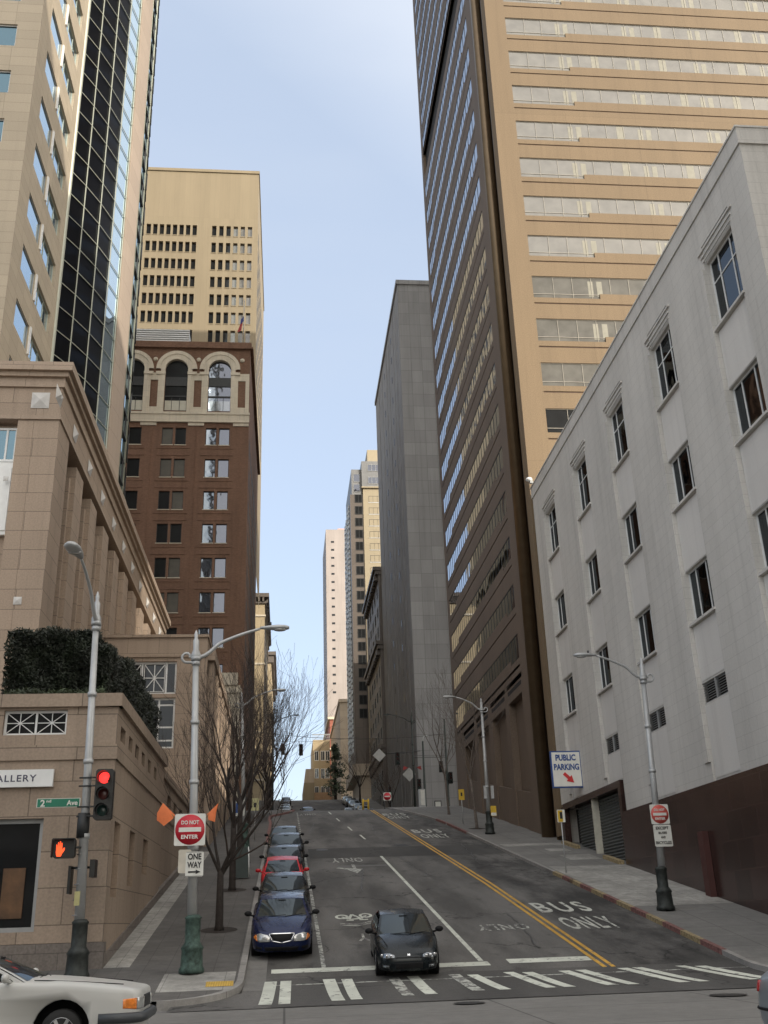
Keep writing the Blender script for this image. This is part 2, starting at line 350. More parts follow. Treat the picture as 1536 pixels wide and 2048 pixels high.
road = drape('side_street_road', road_m, [(y, -2.6 if y < 27.2 else (XL-.02), xr(y)+(1.5 if y < 27 else .02)) for y in ys_range(25.0, 98)]+[(y, -1.0, 14.2) for y in ys_range(98.2, 116.8)]+[(y, -1.0, 11.9) for y in ys_range(117, 900)], .012, kind='structure')
# pavements with kerbs : solid raised slabs following the slope
def slab(name, mat, path, h=.15, kind='structure', parent=None, base=-.1):
    """path: list of (y, x0, x1)"""
    m = MB(); n = len(path)
    for i in range(n-1):
        y0, a0, b0 = path[i]; y1, a1, b1 = path[i+1]; z0, z1 = gz(y0), gz(y1)
        m.quad((a0, y0, z0+h), (b0, y0, z0+h), (b1, y1, z1+h), (a1, y1, z1+h))
        m.quad((b0, y0, z0+base), (b1, y1, z1+base), (b1, y1, z1+h), (b0, y0, z0+h))
        m.quad((a0, y0, z0+base), (a0, y0, z0+h), (a1, y1, z1+h), (a1, y1, z1+base))
    for (y, a, b) in (path[0], path[-1]): m.quad((a, y, gz(y)+base), (b, y, gz(y)+base), (b, y, gz(y)+h), (a, y, gz(y)+h))
    o = m.build(name, mat, parent, fix=False)
    if kind: o['kind'] = kind
    return o
rad = lambda y, y0, r: r-sqrt(max(0, r*r-(r-(y-y0))**2)) if y < y0+r else 0
cl = sorted(set([26.0, 26.05, 26.15, 26.3, 26.5, 26.8, 27.1, 27.4, 27.8, 28.2]+ys_range(28.4, 92)))
slab('sidewalk_left', walkL, [(y, -160 if y < 30.1 else -5.6, XL-.17-rad(y, 26.0, 2.2)) for y in cl if y >= 26.05 and y < 92])
slab('kerb_left', kerb_m, [(y, XL-.17-rad(y, 26.05, 2.2), XL-rad(y, 26.0, 2.2)) for y in cl if 26.05 <= y <= 80], .152)
cr_ = sorted(set([25.9, 26.0, 26.15, 26.4, 26.8, 27.2, 27.8, 28.4]+ys_range(29, 95)))
slab('sidewalk_right', walkR, [(y, xr(y)+.17+rad(y, 25.9, 2.4), 160 if y < 27.3 else 17) for y in cr_ if y > 25.9])
slab('kerb_right', kerb_m, [(y, xr(y)+rad(y, 25.9, 2.4), xr(y)+.17+rad(y, 25.95, 2.4)) for y in cr_ if y > 25.9], .152)
slab('sidewalk_behind', walkR, [(-40, -160, 160), (2.8, -160, 160)], .14)
# kerb bulb at the top of the block, painted red
red_kerb = plain('red_kerb_paint', (.18, .085, .075), .85, 0, .5, 9); yel_kerb = plain('yellow_kerb_paint', (.28, .22, .12), .85, 0, .5, 9)
bulb = [(80, -1.2), (84, -1.2), (87, -1.15), (88.5, -.9), (90, -.3), (91.5, .2), (93, .6), (95, .8), (97, .85)]
slab('sidewalk_bulb', walkL, [(y, -5.6, x-.17) for y, x in bulb], .15)
slab('red_kerb', red_kerb, [(y, x-.17, x+.02) for y, x in [(64, -1.03), (72, -1.03), (79.9, -1.03)]+bulb[1:]], .165)
for nm, a, b, m_ in [('red_kerb_strip', y, y+1.5, red_kerb) for y in (29.6, 32.6, 35.6, 38.6, 41.6, 44.2)]+[('yellow_kerb_strip', y, y+1.5, yel_kerb) for y in (31.1, 34.1, 37.1, 40.1, 43.1, 45.7)]:
    slab(nm, m_, [(y, xr(y)-.004, xr(y)+.16) for y in (a, a+.75, b)], .157)
slab('red_kerb_strip', red_kerb, [(y, xr(y)-.004, xr(y)+.16) for y in (68, 72, 76, 80)], .157)
# far blocks' pavements
slab('sidewalk_far_left', walkL, [(y, -6, -1.05) for y in ys_range(118, 194)], .15); slab('sidewalk_far_right', walkR, [(y, 11.7, 17) for y in ys_range(118, 194)], .15)
slab('sidewalk_third_left', walkL, [(92.01, -6, .6), (94, -6, .6), (96, -6, .6), (98, -6, .4)], .149)
# pale repaired slab, driveway apron, gutter pan, tactile pad, wall-side paving band
drape('pavement_patch', conc_new, [(y, 12.25, 16.0) for y in ys_range(37.2, 48.9)], .155, kind='structure')
drape('driveway_apron', conc_new, [(y, 12.2, 16.0) for y in ys_range(58.3, 59.6)], .156, kind='structure')
drape('driveway_patch', conc_new, [(y, 14.0, 15.6) for y in (51.3, 53.5)], .156, kind='structure'); drape('driveway_patch', conc_new, [(y, 14.0, 15.2) for y in (55.3, 56.6)], .156, kind='structure')
drape('paving_band', conc_new, [(y, -4.86, -4.15) for y in ys_range(30.2, 60)], .154, kind='structure')
drape('ramp_landing', conc_new, [(y, -3.1, -1.25) for y in (27.2, 28.2, 29.2)], .154, kind='structure')
tact = pavement('yellow_tactile_paving', (.55, .36, .08), .06, .06, .012, .7, .1)
drape('tactile_strip', tact, [(27.55, -1.93, -1.25), (28.1, -1.95, -1.27)], .162, kind='structure')
gut = pavement('gutter_concrete', (.17, .165, .155), 3, 3, .02, .6, .05)
drape('gutter_pan', gut, [(y, XL, XL+.55) for y in ys_range(27.6, 60)], .018, kind='structure')
patch_m = asphalt('tar_dark_patch', (.055, .053, .05))
drape('asphalt_patch', patch_m, [(y, 1.3, 11.85) for y in ys_range(56.2, 61.2)], .017, kind='structure')
drape('crosswalk_asphalt', dark_asph, [(y, -.3, 12.3) for y in (25.05, 25.5, 26, 26.4, 26.8, 27.1, 27.4, 28, 28.8)], .0165, kind='structure')
# painted markings (parts of the road)
wp = paint_road('white_road_paint', (.62, .64, .56), .4); wpo = paint_road('worn_white_paint', (.5, .51, .46), .5); wpl = paint_road('scuffed_white_paint', (.55, .56, .5), .44); yp = paint_road('yellow_road_paint', (.6, .34, .04), .4)
m = MB(); rect(m, 1.0, 1.12, 29.9, 57, .02); rect(m, .98, 1.1, 61, 66, .02)
for i in range(16): rect(m, .98, 1.1, 66+i*1.7, 66.9+i*1.7, .02)
m.build('edge_line', wpo, road, fix=False)
m = MB(); rect(m, 5.32, 5.46, 30, 56.5, .02, -.011); m.build('lane_line', wp, road, fix=False)
m = MB()
for y0, x0 in ((66.2, 4.95), (72.9, 4.55), (81.5, 4.15), (89.5, 3.85)): rect(m, x0, x0+.12, y0, y0+3.2, .02, -.03)
m.build('dashed_line', wp, road, fix=False)
m = MB()
for dx in (0, .24): rect(m, 8.42+dx, 8.54+dx, 28.7, 45, .02, 0.0); rect(m, 8.42+dx, 8.54+dx, 45, 93.5, .02, -.018)
m.build('centre_line', yp, road, fix=False)
m = MB(); rect(m, -.35, 5.55, 29.4, 29.9, .021); m.build('stop_line', wp, road, fix=False)
m = MB(); rect(m, 6.1, 8.4, 29.55, 30.1, .021); m.build('stop_line', wp, road, fix=False)
m = MB(); rect(m, -.35, 12.2, 28.02, 28.1, .0215); m.build('crosswalk_line', wpo, road, fix=False)
for i, (xn, xf) in enumerate(((-.6, -.5), (-.14, -.1), (1.1, .98), (1.55, 1.45), (2.8, 2.65), (3.35, 3.15), (4.53, 4.23), (5.2, 4.69), (6.34, 5.71), (6.8, 6.16), (7.88, 7.13), (8.4, 7.59), (9.7, 8.74), (10.2, 9.15), (11.5, 10.33), (11.9, 10.75))):
    yn = 25.75+max(0, min(1, xn/4.5))*.85; r_ = random.Random(i); w_ = .29+r_.uniform(-.02, .03); m = MB(); rect(m, xn, xn+w_, yn, 28.45+r_.uniform(-.08, .08), .0235, (xf-xn)/(28.45-yn)); m.build('crosswalk_stripe', wpo if i in (4, 6) else wp, road, fix=False)
for bx, by, bw, bh, ox, oy, ow, oh in ((9.95, 38.45, 1.9, 2.2, 10.0, 35.2, 1.75, 2.2), (9.55, 71.0, 1.9, 2.6, 9.6, 67.3, 1.8, 2.6), (9.1, 87.6, 1.9, 2.6, 9.15, 84.2, 1.8, 2.6)):
    m = MB(); road_text(m, 'BUS', bx, by, bw, bh, .02, space=1.3); m.build('bus_lettering', wpl, road, fix=False)
    m = MB(); road_text(m, 'ONLY', ox, oy, ow, oh, .02); m.build('only_lettering', wpl, road, fix=False)
for x, y, w_, h_ in ((7.05, 34.9, 1.7, 1.1), (3.2, 55.1, 1.6, 1.9), (3.1, 34.0, 1.7, 1.2), (1.9, 90, 1.4, 2)):
    m = MB(); road_text(m, 'ONLY', x, y, w_, h_, .02, True); m.build('only_lettering', wpo, road, fix=False)
def rpoly(m, pts, off=.02): m.add([(x, y, gz(y)+off) for x, y in pts], [tuple(range(len(pts)))])
m = MB()   # left-turn arrow of the left lane (head towards the viewer)
rpoly(m, [(3.35, 49.6), (2.9, 51.4), (3.75, 51.4)]); rect(m, 3.28, 3.44, 51.3, 53.2, .021); rpoly(m, [(2.9, 51.2), (2.45, 51.75), (2.55, 52.0), (3.3, 51.5)], .022); m.build('lane_arrow', wpo, road, fix=False)
m = MB()   # bicycle symbol and chevron
def ring(cx, cy, r, t_):
    n = 22
    for k in range(n):
        a, b = 2*pi*k/n, 2*pi*(k+1)/n
        P = lambda r_, q: (cx+r_*cos(q), cy+1.9*r_*sin(q), gz(cy+1.9*r_*sin(q))+.021)
        m.quad(P(r, a), P(r, b), P(r-t_, b), P(r-t_, a))
ring(1.98, 37.85, .24, .1); ring(2.82, 38.0, .24, .1)
def seg(x0, y0, x1, y1, t_=.05):
    dx, dy = x1-x0, y1-y0; L = sqrt(dx*dx+dy*dy/3); nx, ny = -dy/L*t_/1.7, dx/L*t_*1.7
    rpoly(m, [(x0+nx, y0+ny), (x1+nx, y1+ny), (x1-nx, y1-ny), (x0-nx, y0-ny)], .022)
for s_ in ((1.98, 37.85, 2.2, 37.3), (2.2, 37.3, 2.62, 37.4), (2.62, 37.4, 2.35, 38.3), (2.35, 38.3, 2.2, 37.3), (2.62, 37.4, 2.82, 38.0), (2.1, 37.1, 2.35, 37.1), (2.55, 37.15, 2.85, 37.2)): seg(*s_)
m.build('bicycle_symbol', wp, road, fix=False)
m = MB(); rpoly(m, [(1.85, 36.5), (2.4, 36.25), (2.4, 36.4), (1.85, 36.65)]); rpoly(m, [(2.4, 36.25), (2.92, 36.7), (2.92, 36.85), (2.4, 36.4)]); rpoly(m, [(1.85, 36.2), (2.4, 35.95), (2.4, 36.1), (1.85, 36.35)]); rpoly(m, [(2.4, 35.95), (2.92, 36.4), (2.92, 36.55), (2.4, 36.1)]); m.build('chevron_marking', wpo, road, fix=False)
tar = plain('sealed_crack_tar', (.022, .021, .02), .5, 0, .3, 3)
rt = random.Random(12)
for x, y, dx, dy in ((2.0, 33, 1.6, -1.2), (6.6, 47, -.6, 9), (3.2, 44, .5, 7.5), (7.4, 31.5, .4, 6), (9.6, 52, .8, 10), (1.6, 71, .6, 9), (10.6, 33, -1.4, 7), (5.9, 66, .4, 12), (9.8, 21.5, 7, .9)):
    m = MB(); p = (x, y)
    for k in range(14):
        q = (x+dx*(k+1)/14+rt.uniform(-.09, .09), y+dy*(k+1)/14+rt.uniform(-.09, .09)); w_ = rt.uniform(.008, .02); L = sqrt((q[0]-p[0])**2+(q[1]-p[1])**2)+1e-6; nx, ny = -(q[1]-p[1])/L*w_, (q[0]-p[0])/L*w_
        z_ = .0195; m.add([(a_, b_, gz(b_)+z_) for a_, b_ in ((p[0]+nx, p[1]+ny), (q[0]+nx, q[1]+ny), (q[0]-nx, q[1]-ny), (p[0]-nx, p[1]-ny))], [(0, 1, 2, 3)]); p = q
    m.build('sealed_crack', tar, road, fix=False, kind='stuff')
m = MB(); rect(m, 2.6, 5.0, 52.2, 52.7, .02); m.build('trench_patch', plain('grey_patch', (.12, .12, .115), .8), road, fix=False)
iron = plain('manhole_iron', (.045, .043, .04), .5, .5, .2, 8)
for x, y, r in ((2.1, 60.5, .35), (6.8, 62, .5), (4.0, 24.0, .35), (9.5, 23.2, .4)):
    m = MB(); n = 20; m.add([(x+r*cos(2*pi*k/n), y+r*sin(2*pi*k/n), gz(y+r*sin(2*pi*k/n))+.0225) for k in range(n)], [tuple(range(n))]); m.build('manhole_cover', iron, road, fix=False)
# ------------------------------------------------------------ facade helpers
class FB(MB):
    """collects in facade space: u along the wall, d depth into the wall, z up"""
    def __init__(s, ax, plane, sg=1): super().__init__(); s.ax, s.pl, s.sg = ax, plane, sg
    def build(s, *a, **k):
        s.v = [(p[0], s.pl+s.sg*p[1], p[2]) if s.ax == 'y' else (s.pl+s.sg*p[1], p[0], p[2]) for p in s.v]
        return super().build(*a, **k)
def win(parent, F_, u0, u1, z0, z1, depth=.25, frame=.07, cols=1, gm=None, fm=None, name='window', sill=None, split=(), cuts=None):
    """window set back in an opening: frame (with mullions), pane and sill as sub-parts"""
    gm = gm or gl_dark; fm = fm or greyp
    f = FB(*F_); yb = depth
    f.box(u0, u0+frame, yb-.06, yb, z0, z1).box(u1-frame, u1, yb-.06, yb, z0, z1).box(u0+frame, u1-frame, yb-.06, yb, z0, z0+frame).box(u0+frame, u1-frame, yb-.06, yb, z1-frame, z1)
    for c in (cuts or [k/cols for k in range(1, cols)]):
        xx = u0+(u1-u0)*c; f.box(xx-frame*.4, xx+frame*.4, yb-.055, yb, z0+frame, z1-frame)
    for r in split:
        zz = z0+(z1-z0)*r; f.box(u0+frame, u1-frame, yb-.05, yb, zz-frame*.4, zz+frame*.4)
    w_ = f.build(name, fm, parent)
    p = FB(*F_); p.quad((u0+frame*.5, yb-.02, z0+frame*.5), (u1-frame*.5, yb-.02, z0+frame*.5), (u1-frame*.5, yb-.02, z1-frame*.5), (u0+frame*.5, yb-.02, z1-frame*.5)); p.build('pane', gm, w_, fix=False)
    if sill: s_ = FB(*F_); s_.box(u0-.08, u1+.08, -.07, .1, z0-.1, z0-.003); s_.build('sill', sill, w_)
    return w_
def holes(m, u0, u1, z0, z1, d, th, H_):
    """wall face at depth d with openings (u0,u1,z0,z1) whose reveals run th deep"""
    xs = sorted(set([u0, u1]+[h for H in H_ for h in H[:2] if u0 < h < u1])); zs = sorted(set([z0, z1]+[h for H in H_ for h in H[2:] if z0 < h < z1]))
    inh = lambda x, z: any(H[0] < x < H[1] and H[2] < z < H[3] for H in H_)
    for i in range(len(xs)-1):
        for j in range(len(zs)-1):
            a, b, c, e = xs[i], xs[i+1], zs[j], zs[j+1]; mu, mz = (a+b)/2, (c+e)/2
            if inh(mu, mz): continue
            m.quad((a, d, c), (b, d, c), (b, d, e), (a, d, e)); D = d+th
            if i and inh((a+xs[i-1])/2, mz): m.quad((a, d, c), (a, d, e), (a, D, e), (a, D, c))
            if i+2 < len(xs) and inh((b+xs[i+2])/2, mz): m.quad((b, d, c), (b, D, c), (b, D, e), (b, d, e))
            if j and inh(mu, (c+zs[j-1])/2): m.quad((a, d, c), (a, D, c), (b, D, c), (b, d, c))
            if j+2 < len(zs) and inh(mu, (e+zs[j+2])/2): m.quad((a, d, e), (b, d, e), (b, D, e), (a, D, e))
    return m
# ------------------------------------------------------------ RIGHT: pale tiled parking garage
t = thing('parking_garage', (16, 27, 0), 'pale grey tiled parking garage with tall paned windows and a dark granite base', 'garage')
FX = ('x', 16, 1)
cols_ = [(28.65, 31.15), (35.05, 37.5), (41.5, 43.9), (47.95, 50.3), (54.6, 57.0)]
rows_ = [(21.9, 24.85), (17.15, 19.35), (12.25, 14.4)]
H_ = [(a, b, c, d) for a, b in cols_ for c, d in rows_]+[(a, b, 9.08, 9.86) for a, b in cols_[1:4]]
m = FB(*FX)
for i, (a, b) in enumerate(cols_):                 # plain piers stand 9 cm proud of the window strips
    lo = cols_[i-1][1]+.0 if i else 27.0
    zb = 6.18 if a < 47 else 7.65
    m.box(lo, a-.0, 0, .3, 6.18 if lo < 47.9 else 7.65, 27.0)
    bh = 24.85
    h_ = [h for h in H_ if abs(h[0]-a) < .01]
    holes(m, a, b, zb, 27.0, .1, .22, h_)
    m.quad((a, 0, 25.6), (b, 0, 25.6), (b, .1, 25.6), (a, .1, 25.6)); m.box(a, b, 0, .1, 25.6, 27.0)
m.box(57.0, 59.5, 0, .3, 7.65, 27.0)
for a, b in cols_:                                 # stepped mouldings on the uphill side of each strip
    m.box(b+.0, b+.3, -.1, -.003, 6.9 if b < 48 else 8, 24.6); m.box(b+.3, b+.55, -.05, -.003, 6.9 if b < 48 else 8, 24.6)
m.build('wall', gar, t, fix=False)
m = MB(); m.box(16.33, 75, 27.3, 59.2, 7.7, 26.9); m.box(16.8, 75, 27.3, 59.2, 0, 7.69); m.quad((16.301, 27, 6.18), (75, 27, 6.18), (75, 27, 27), (16.301, 27, 27)); m.quad((16.3, 59.5, 3), (75, 59.5, 3), (75, 59.5, 27), (16.3, 59.5, 27)); m.build('end_wall', gar, t, fix=False)
m = MB(); m.box(15.94, 75, 26.93, 59.55, 27.0, 27.7); m.build('parapet', gar, t)
m = MB(); m.box(15.9, 75, 26.9, 59.58, 27.7, 27.78); m.build('coping', gar, t)
m = FB(*FX)
for a, b in cols_:
    zb = 6.3 if a < 47 else 7.7
    for i in range(len(rows_)+1):
        zt = 24.85 if i == 0 else rows_[i-1][0]-.12
        zl = rows_[i][1] if i < len(rows_) else (9.9 if a > 30 and a < 50 else zb)
        if i: m.box(a+.04, b-.04, .082, .098, zl+.04, zt-.03)
    if 30 < a < 50: m.box(a+.04, b-.04, .082, .098, zb, 9.0)
each(m, 'pale_panel', garpan, t)
m = FB(*FX)
for a, b in cols_:
    m.box(a-.3, b+.3, -.07, .0, 25.35, 25.45); m.box(a-.15, b+.15, -.05, .0, 25.12, 25.2); m.box(a-.05, b+.05, -.03, .0, 24.92, 24.98)
each(m, 'window_head', gar, t)
for a, b in cols_:
    for i, (c, d) in enumerate(rows_):
        win(t, FX, a, b, c, d, .3, .06, cuts=[.3, .72], fm=white, sill=gar, gm=gl_gar, split=(.68,) if i == 0 else ())
for a, b in cols_[1:4]:
    m = FB(*FX)
    for k in range(8): z = 9.1+k*.095; m.add([(a, .14, z), (b, .14, z), (b, .26, z+.06), (a, .26, z+.06), (a, .14, z+.02), (b, .14, z+.02), (b, .26, z+.08), (a, .26, z+.08)], [(0, 1, 2, 3), (4, 5, 6, 7), (0, 1, 5, 4), (2, 3, 7, 6)])
    m.box((a+b)/2-.04, (a+b)/2+.04, .1, .25, 9.08, 9.86); m.build('louvred_vent', greyp, t)
    m = FB(*FX); m.quad((a, .3, 9.08), (b, .3, 9.08), (b, .3, 9.86), (a, .3, 9.86)); m.build('vent_opening', void, t, fix=False)
m = FB(*FX); m.box(27, 48.35, -.06, .3, 0, 6.17); m.box(59.02, 59.5, -.06, .3, 3, 7.5); m.build('granite_base', granite, t)
m = MB(); m.box(16.31, 75, 26.94, 27.25, 0, 6.16); m.build('granite_front', granite, t)
m = FB(*FX); m.box(48.35, 48.75, -.06, .5, 3, 7.64); m.box(48.75, 59.02, -.06, .5, 7.32, 7.64); m.build('door_frame', granite, t)
shut = plain('roller_shutter', (.1, .108, .106), .5, .3, .1, 3)
for a, b in ((48.78, 53.55), (53.75, 57.6)):
    m = FB(*FX); n = 26; z0, z1 = gz(b)-.2 if 0 else 3.3, 7.3
    for k in range(n): za = z0+(z1-z0)*k/n; zb = z0+(z1-z0)*(k+1)/n; m.add([(a, .45, za), (b, .45, za), (b, .38, (za+zb)/2), (a, .38, (za+zb)/2), (b, .45, zb), (a, .45, zb)], [(0, 1, 2, 3), (3, 2, 4, 5)])
    m.build('roller_shutter', shut, t, fix=False)
m = FB(*FX); m.box(53.56, 53.74, .05, .4, 3.6, 7.3); m.build('door_post', plain('cream_post', (.5, .48, .4), .5), t)
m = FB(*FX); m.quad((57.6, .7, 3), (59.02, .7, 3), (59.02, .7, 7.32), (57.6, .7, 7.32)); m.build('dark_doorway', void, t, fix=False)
m = FB(*FX); m.box(38.6, 39.1, -.3, -.07, 1.5, 4.5); m.build('red_door_post', plain('dull_red_paint', (.07, .024, .02), .7), t)
m = FB(*FX)
for a, b in ((49, 51.4), (56.2, 59)): m.box(a, b, -.35, -.07, gz(a)+.1, gz(a)+.32, lambda u, d, z: (u, d, z+gz(u)-gz(a)))
each(m, 'yellow_kerb_block', yel_kerb, t)
t = thing('roof_lamp', (19.3, 28.5, 27.7), 'small dark curved lamp standing on the roof edge of the pale garage', 'lamp')
m = MB(); m.tube([(19.3, 28.5, 27.7), (19.3, 28.5, 28.6), (19.45, 28.5, 28.95), (19.8, 28.5, 29.1)], .05, 6); m.build('arm', greyp, t)
m = MB(); m.ell((19.95, 28.5, 29.08), (.28, .16, .09)); m.build('lamp_head', darkm, t)
t = thing('security_camera', (15.9, 58.9, 27.7), 'small white dome camera at the uphill roof corner of the pale garage', 'camera')
m = MB(); m.box(15.75, 15.95, 58.8, 59.0, 27.83, 28.0); m.build('bracket', greyp, t); m = MB(); m.ell((15.72, 58.9, 28.1), (.22, .22, .16)); m.build('dome', white, t)
# ------------------------------------------------------------ RIGHT: tall tan office tower
t = thing('tan_office_tower', (16, 60, 0), 'very tall tan office tower with ribbon windows and bronze corner column behind the pale garage', 'skyscraper')
FF, FS = ('y', 60, 1), ('x', 16, 1); P_ = 3.62; Z0 = 66.55
TOPZ = 134; k0 = 18
lv = [Z0+P_*k for k in range(-13, 18)]            # window-head heights
m = FB(*FF); m.box(16.0, 17.62, 0, 1.2, 6, TOPZ)
m.build('corner_pier', tanpre, t)
m = FB(*FF); m.quad((17.62, .34, 6), (60, .34, 6), (60, .34, TOPZ), (17.62, .34, TOPZ)); m.build('front_core', tanpre, t, fix=False)
m = FB(*FF); n = FB(*FF)
for z in lv:
    hi = z-1.85                                   # bottom of the tall panes
    m.box(17.62, 22.55, 0, .33, hi-.42, hi); m.box(22.55, 60, 0, .33, hi-.42, hi+.42)
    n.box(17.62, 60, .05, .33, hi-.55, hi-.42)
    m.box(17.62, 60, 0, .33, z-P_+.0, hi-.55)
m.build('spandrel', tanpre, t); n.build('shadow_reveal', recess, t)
colc = plain('pale_column_cover', (.23, .22, .175), .6)
mul_m = plain('window_mullion', (.3, .28, .24), .5, .3, .05)
for z in lv:
    m = FB(*FF); m.quad((17.62, .1, z-1.85), (60, .1, z-1.85), (60, .1, z-.003), (17.62, .1, z-.003))
    lit = 36 < z
    b = m.build('window_band', gl_front if lit else gl_dark, t, fix=False)
    m = FB(*FF); u = 17.62+1.55
    while u < 59: m.box(u-.013, u+.013, .06, .095, z-1.85 if u < 22.4 else z-1.42, z-.004); u += 1.415
    m.box(17.62, 22.5, .065, .097, z-1.5, z-1.47); m.box(17.62, 60, .062, .096, z-.05, z-.006); m.build('mullion', mul_m, b)
    if lit:
        m = FB(*FF); q = 21.75; r_ = random.Random(int(z))
        while q < 58:
            for dq in ((0, .38), (.66, 1.06)):
                m.quad((q+dq[0], .092, z-1.62 if q < 22 else z-1.4), (q+dq[1], .092, z-1.62 if q < 22 else z-1.4), (q+dq[1], .092, z-.3), (q+dq[0], .092, z-.3))
            if r_.random() < .3: a_ = q+1.6+r_.random()*2.5; m.quad((a_, .092, z-1.4), (a_+.6, .092, z-1.4), (a_+.6, .092, z-.1), (a_, .092, z-.1))
            q += 5.66
        m.build('blind', colc, b, fix=False, kind='stuff')
# side face to the street
m = FB(*FS); m.box(63.6, 66.9, 0, .5, 15.95+1.9, TOPZ); m.box(94.5, 95.6, 0, .5, 15.95+1.9, TOPZ)
sl = [z+.5 for z in lv if z+.5 > 19.5 and not 83.5 < z+.5 < 88.5]
prevtop = 17.85
mech = (82.9, 87.2)
n = FB(*FS)
edges = []
for z in sl:
    lo = z-1.7
    m.box(66.9, 94.5, .0, .33, prevtop, lo-.62) if not (prevtop < mech[0] < lo) else None
    if prevtop < mech[0] < lo: m.box(66.9, 94.5, 0, .33, prevtop, mech[0]); m.box(66.9, 94.5, 0, .33, mech[1], lo-.62)
    m.box(66.9, 69.8, 0, .33, lo-.5, lo); m.box(69.8, 90.5, 0, .33, lo-.5, lo+.38); m.box(90.5, 94.5, 0, .33, lo-.5, lo)
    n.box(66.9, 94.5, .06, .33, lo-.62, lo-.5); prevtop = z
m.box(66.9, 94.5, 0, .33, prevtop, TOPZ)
m.build('side_spandrel', tanshade, t); n.build('side_shadow_reveal', recess, t)
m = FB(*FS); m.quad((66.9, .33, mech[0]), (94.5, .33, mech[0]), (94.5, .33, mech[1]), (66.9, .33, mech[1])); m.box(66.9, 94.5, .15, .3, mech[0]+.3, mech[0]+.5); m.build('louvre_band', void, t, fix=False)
for z in sl:
    lo = z-1.7; m = FB(*FS); m.quad((66.9, .03, lo), (94.5, .03, lo), (94.5, .03, z), (66.9, .03, z)); b = m.build('side_window_band', gl_side, t, fix=False)
    m = FB(*FS); u = 68.0
    while u < 94: m.box(u-.02, u+.02, .01, .028, lo if (u < 69.7 or u > 90.6) else lo+.38, z); u += 1.06
    m.box(66.9, 94.5, .012, .027, z-.06, z-.004); m.build('mullion', darkm, b)
# base wall with deep openings
op = [(67.0, 71.4, 7, 15.9), (72.6, 77.6, 8, 15.9), (79.2, 84, 9, 15.9), (85.6, 90.5, 10, 15.9)]
m = FB(*FS); holes(m, 63.6, 95.6, 4, 17.85, 0, 1.6, op)
for a, b, c, d in op: m.box(a-.25, b+.25, .05, .0, 16.9, 17.25)
m.build('base_wall', tanshade, t, fix=False)
m = FB(*FS)
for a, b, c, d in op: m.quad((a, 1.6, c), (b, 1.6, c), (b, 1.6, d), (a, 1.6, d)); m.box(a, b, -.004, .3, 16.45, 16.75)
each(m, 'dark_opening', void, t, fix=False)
m = FB(*FS); m.box(66.9, 95.6, .1, .3, 4, 9.2, lambda u, d, z: (u, d, z if z < 5 else z+(u-66.9)*.163)); m.build('base_panel', tanshade, t)
m = MB(); m.lathe((16.0, 63.2, 0), [(.42, 5), (.42, TOPZ)], 20); m.build('bronze_column', bronze, t)
m = MB(); m.quad((17.0, 61.3, 4), (17.0, 63.6, 4), (17.0, 63.6, TOPZ), (17.0, 61.3, TOPZ)); b = m.build('slot_glass', gl_dark, t, fix=False)
m = MB()
for k in range(60): z = 8+k*2.05; m.box(16.92, 16.99, 61.25, 63.2, z, z+.09)
m.box(16.8, 16.9, 62.2, 62.3, 5, TOPZ); m.build('slot_mullion', darkm, b)
m = MB(); m.box(16.0, 17.2, 61.2, 61.26, 5, TOPZ); m.build('slot_return', bronze, t)
m = MB(); m.box(16.5, 60, 61.3, 95.2, 4, TOPZ-.2); m.quad((16, 95.6, 4), (60, 95.6, 4), (60, 95.6, TOPZ), (16, 95.6, TOPZ)); m.build('core', tanshade, t, fix=False)
# ------------------------------------------------------------ RIGHT: blank grey slab block
t = thing('grey_slab_building', (16, 124, 0), 'blank grey granite slab block with rows of tiny slit windows beyond the tan tower', 'building')
m = MB(); m.box(16, 42, 124, 161.5, 8, 88.6); m.build('wall', slabm, t)
m = MB(); m.box(15.8, 42.2, 123.8, 161.7, 88.6, 89.3); m.build('parapet', slabm, t)
m = FB('x', 16, 1)
for u in (128, 131.5, 138, 142, 149, 155): m.box(u, u+.3, -.05, -.002, 12, 88.5)
each(m, 'rib', slabm, t)
for u in (134.5, 145.5):
    for k in range(19):
        z = 22+k*3.5; m = FB('x', 16, 1); m.box(u, u+.45, -.04, .0, z, z+1.0); m.build('slit_window', gl_dark, t)
# ------------------------------------------------------------ RIGHT: small ornate dark block between
t = thing('ornate_stone_building', (15.5, 168, 0), 'dark carved stone building with bracketed cornice squeezed beside the grey slab', 'building')
m = MB(); m.box(15.6, 40, 163, 189, 15, 58); m.build('wall', darkbz, t)
m = MB()
for z, o in ((58, .9), (45, .8), (28, .4)):
    m.box(15.6-o, 40, 162.6, 189.2, z-.6, z); m.box(15.6-o*.6, 40, 162.8, 189, z-1.3, z-.6)
    for k in range(12): m.box(15.6-o*.8, 15.6, 163.5+k*2.1, 164.3+k*2.1, z-2.2, z-1.3)
m.build('cornice', darkbz, t, kind='stuff')
for j in range(11):
    for k in range(5): win(t, ('x', 15.6, 1), 164.5+k*4.8, 166.6+k*4.8, 19+j*3.4, 21+j*3.4, .02, .12)
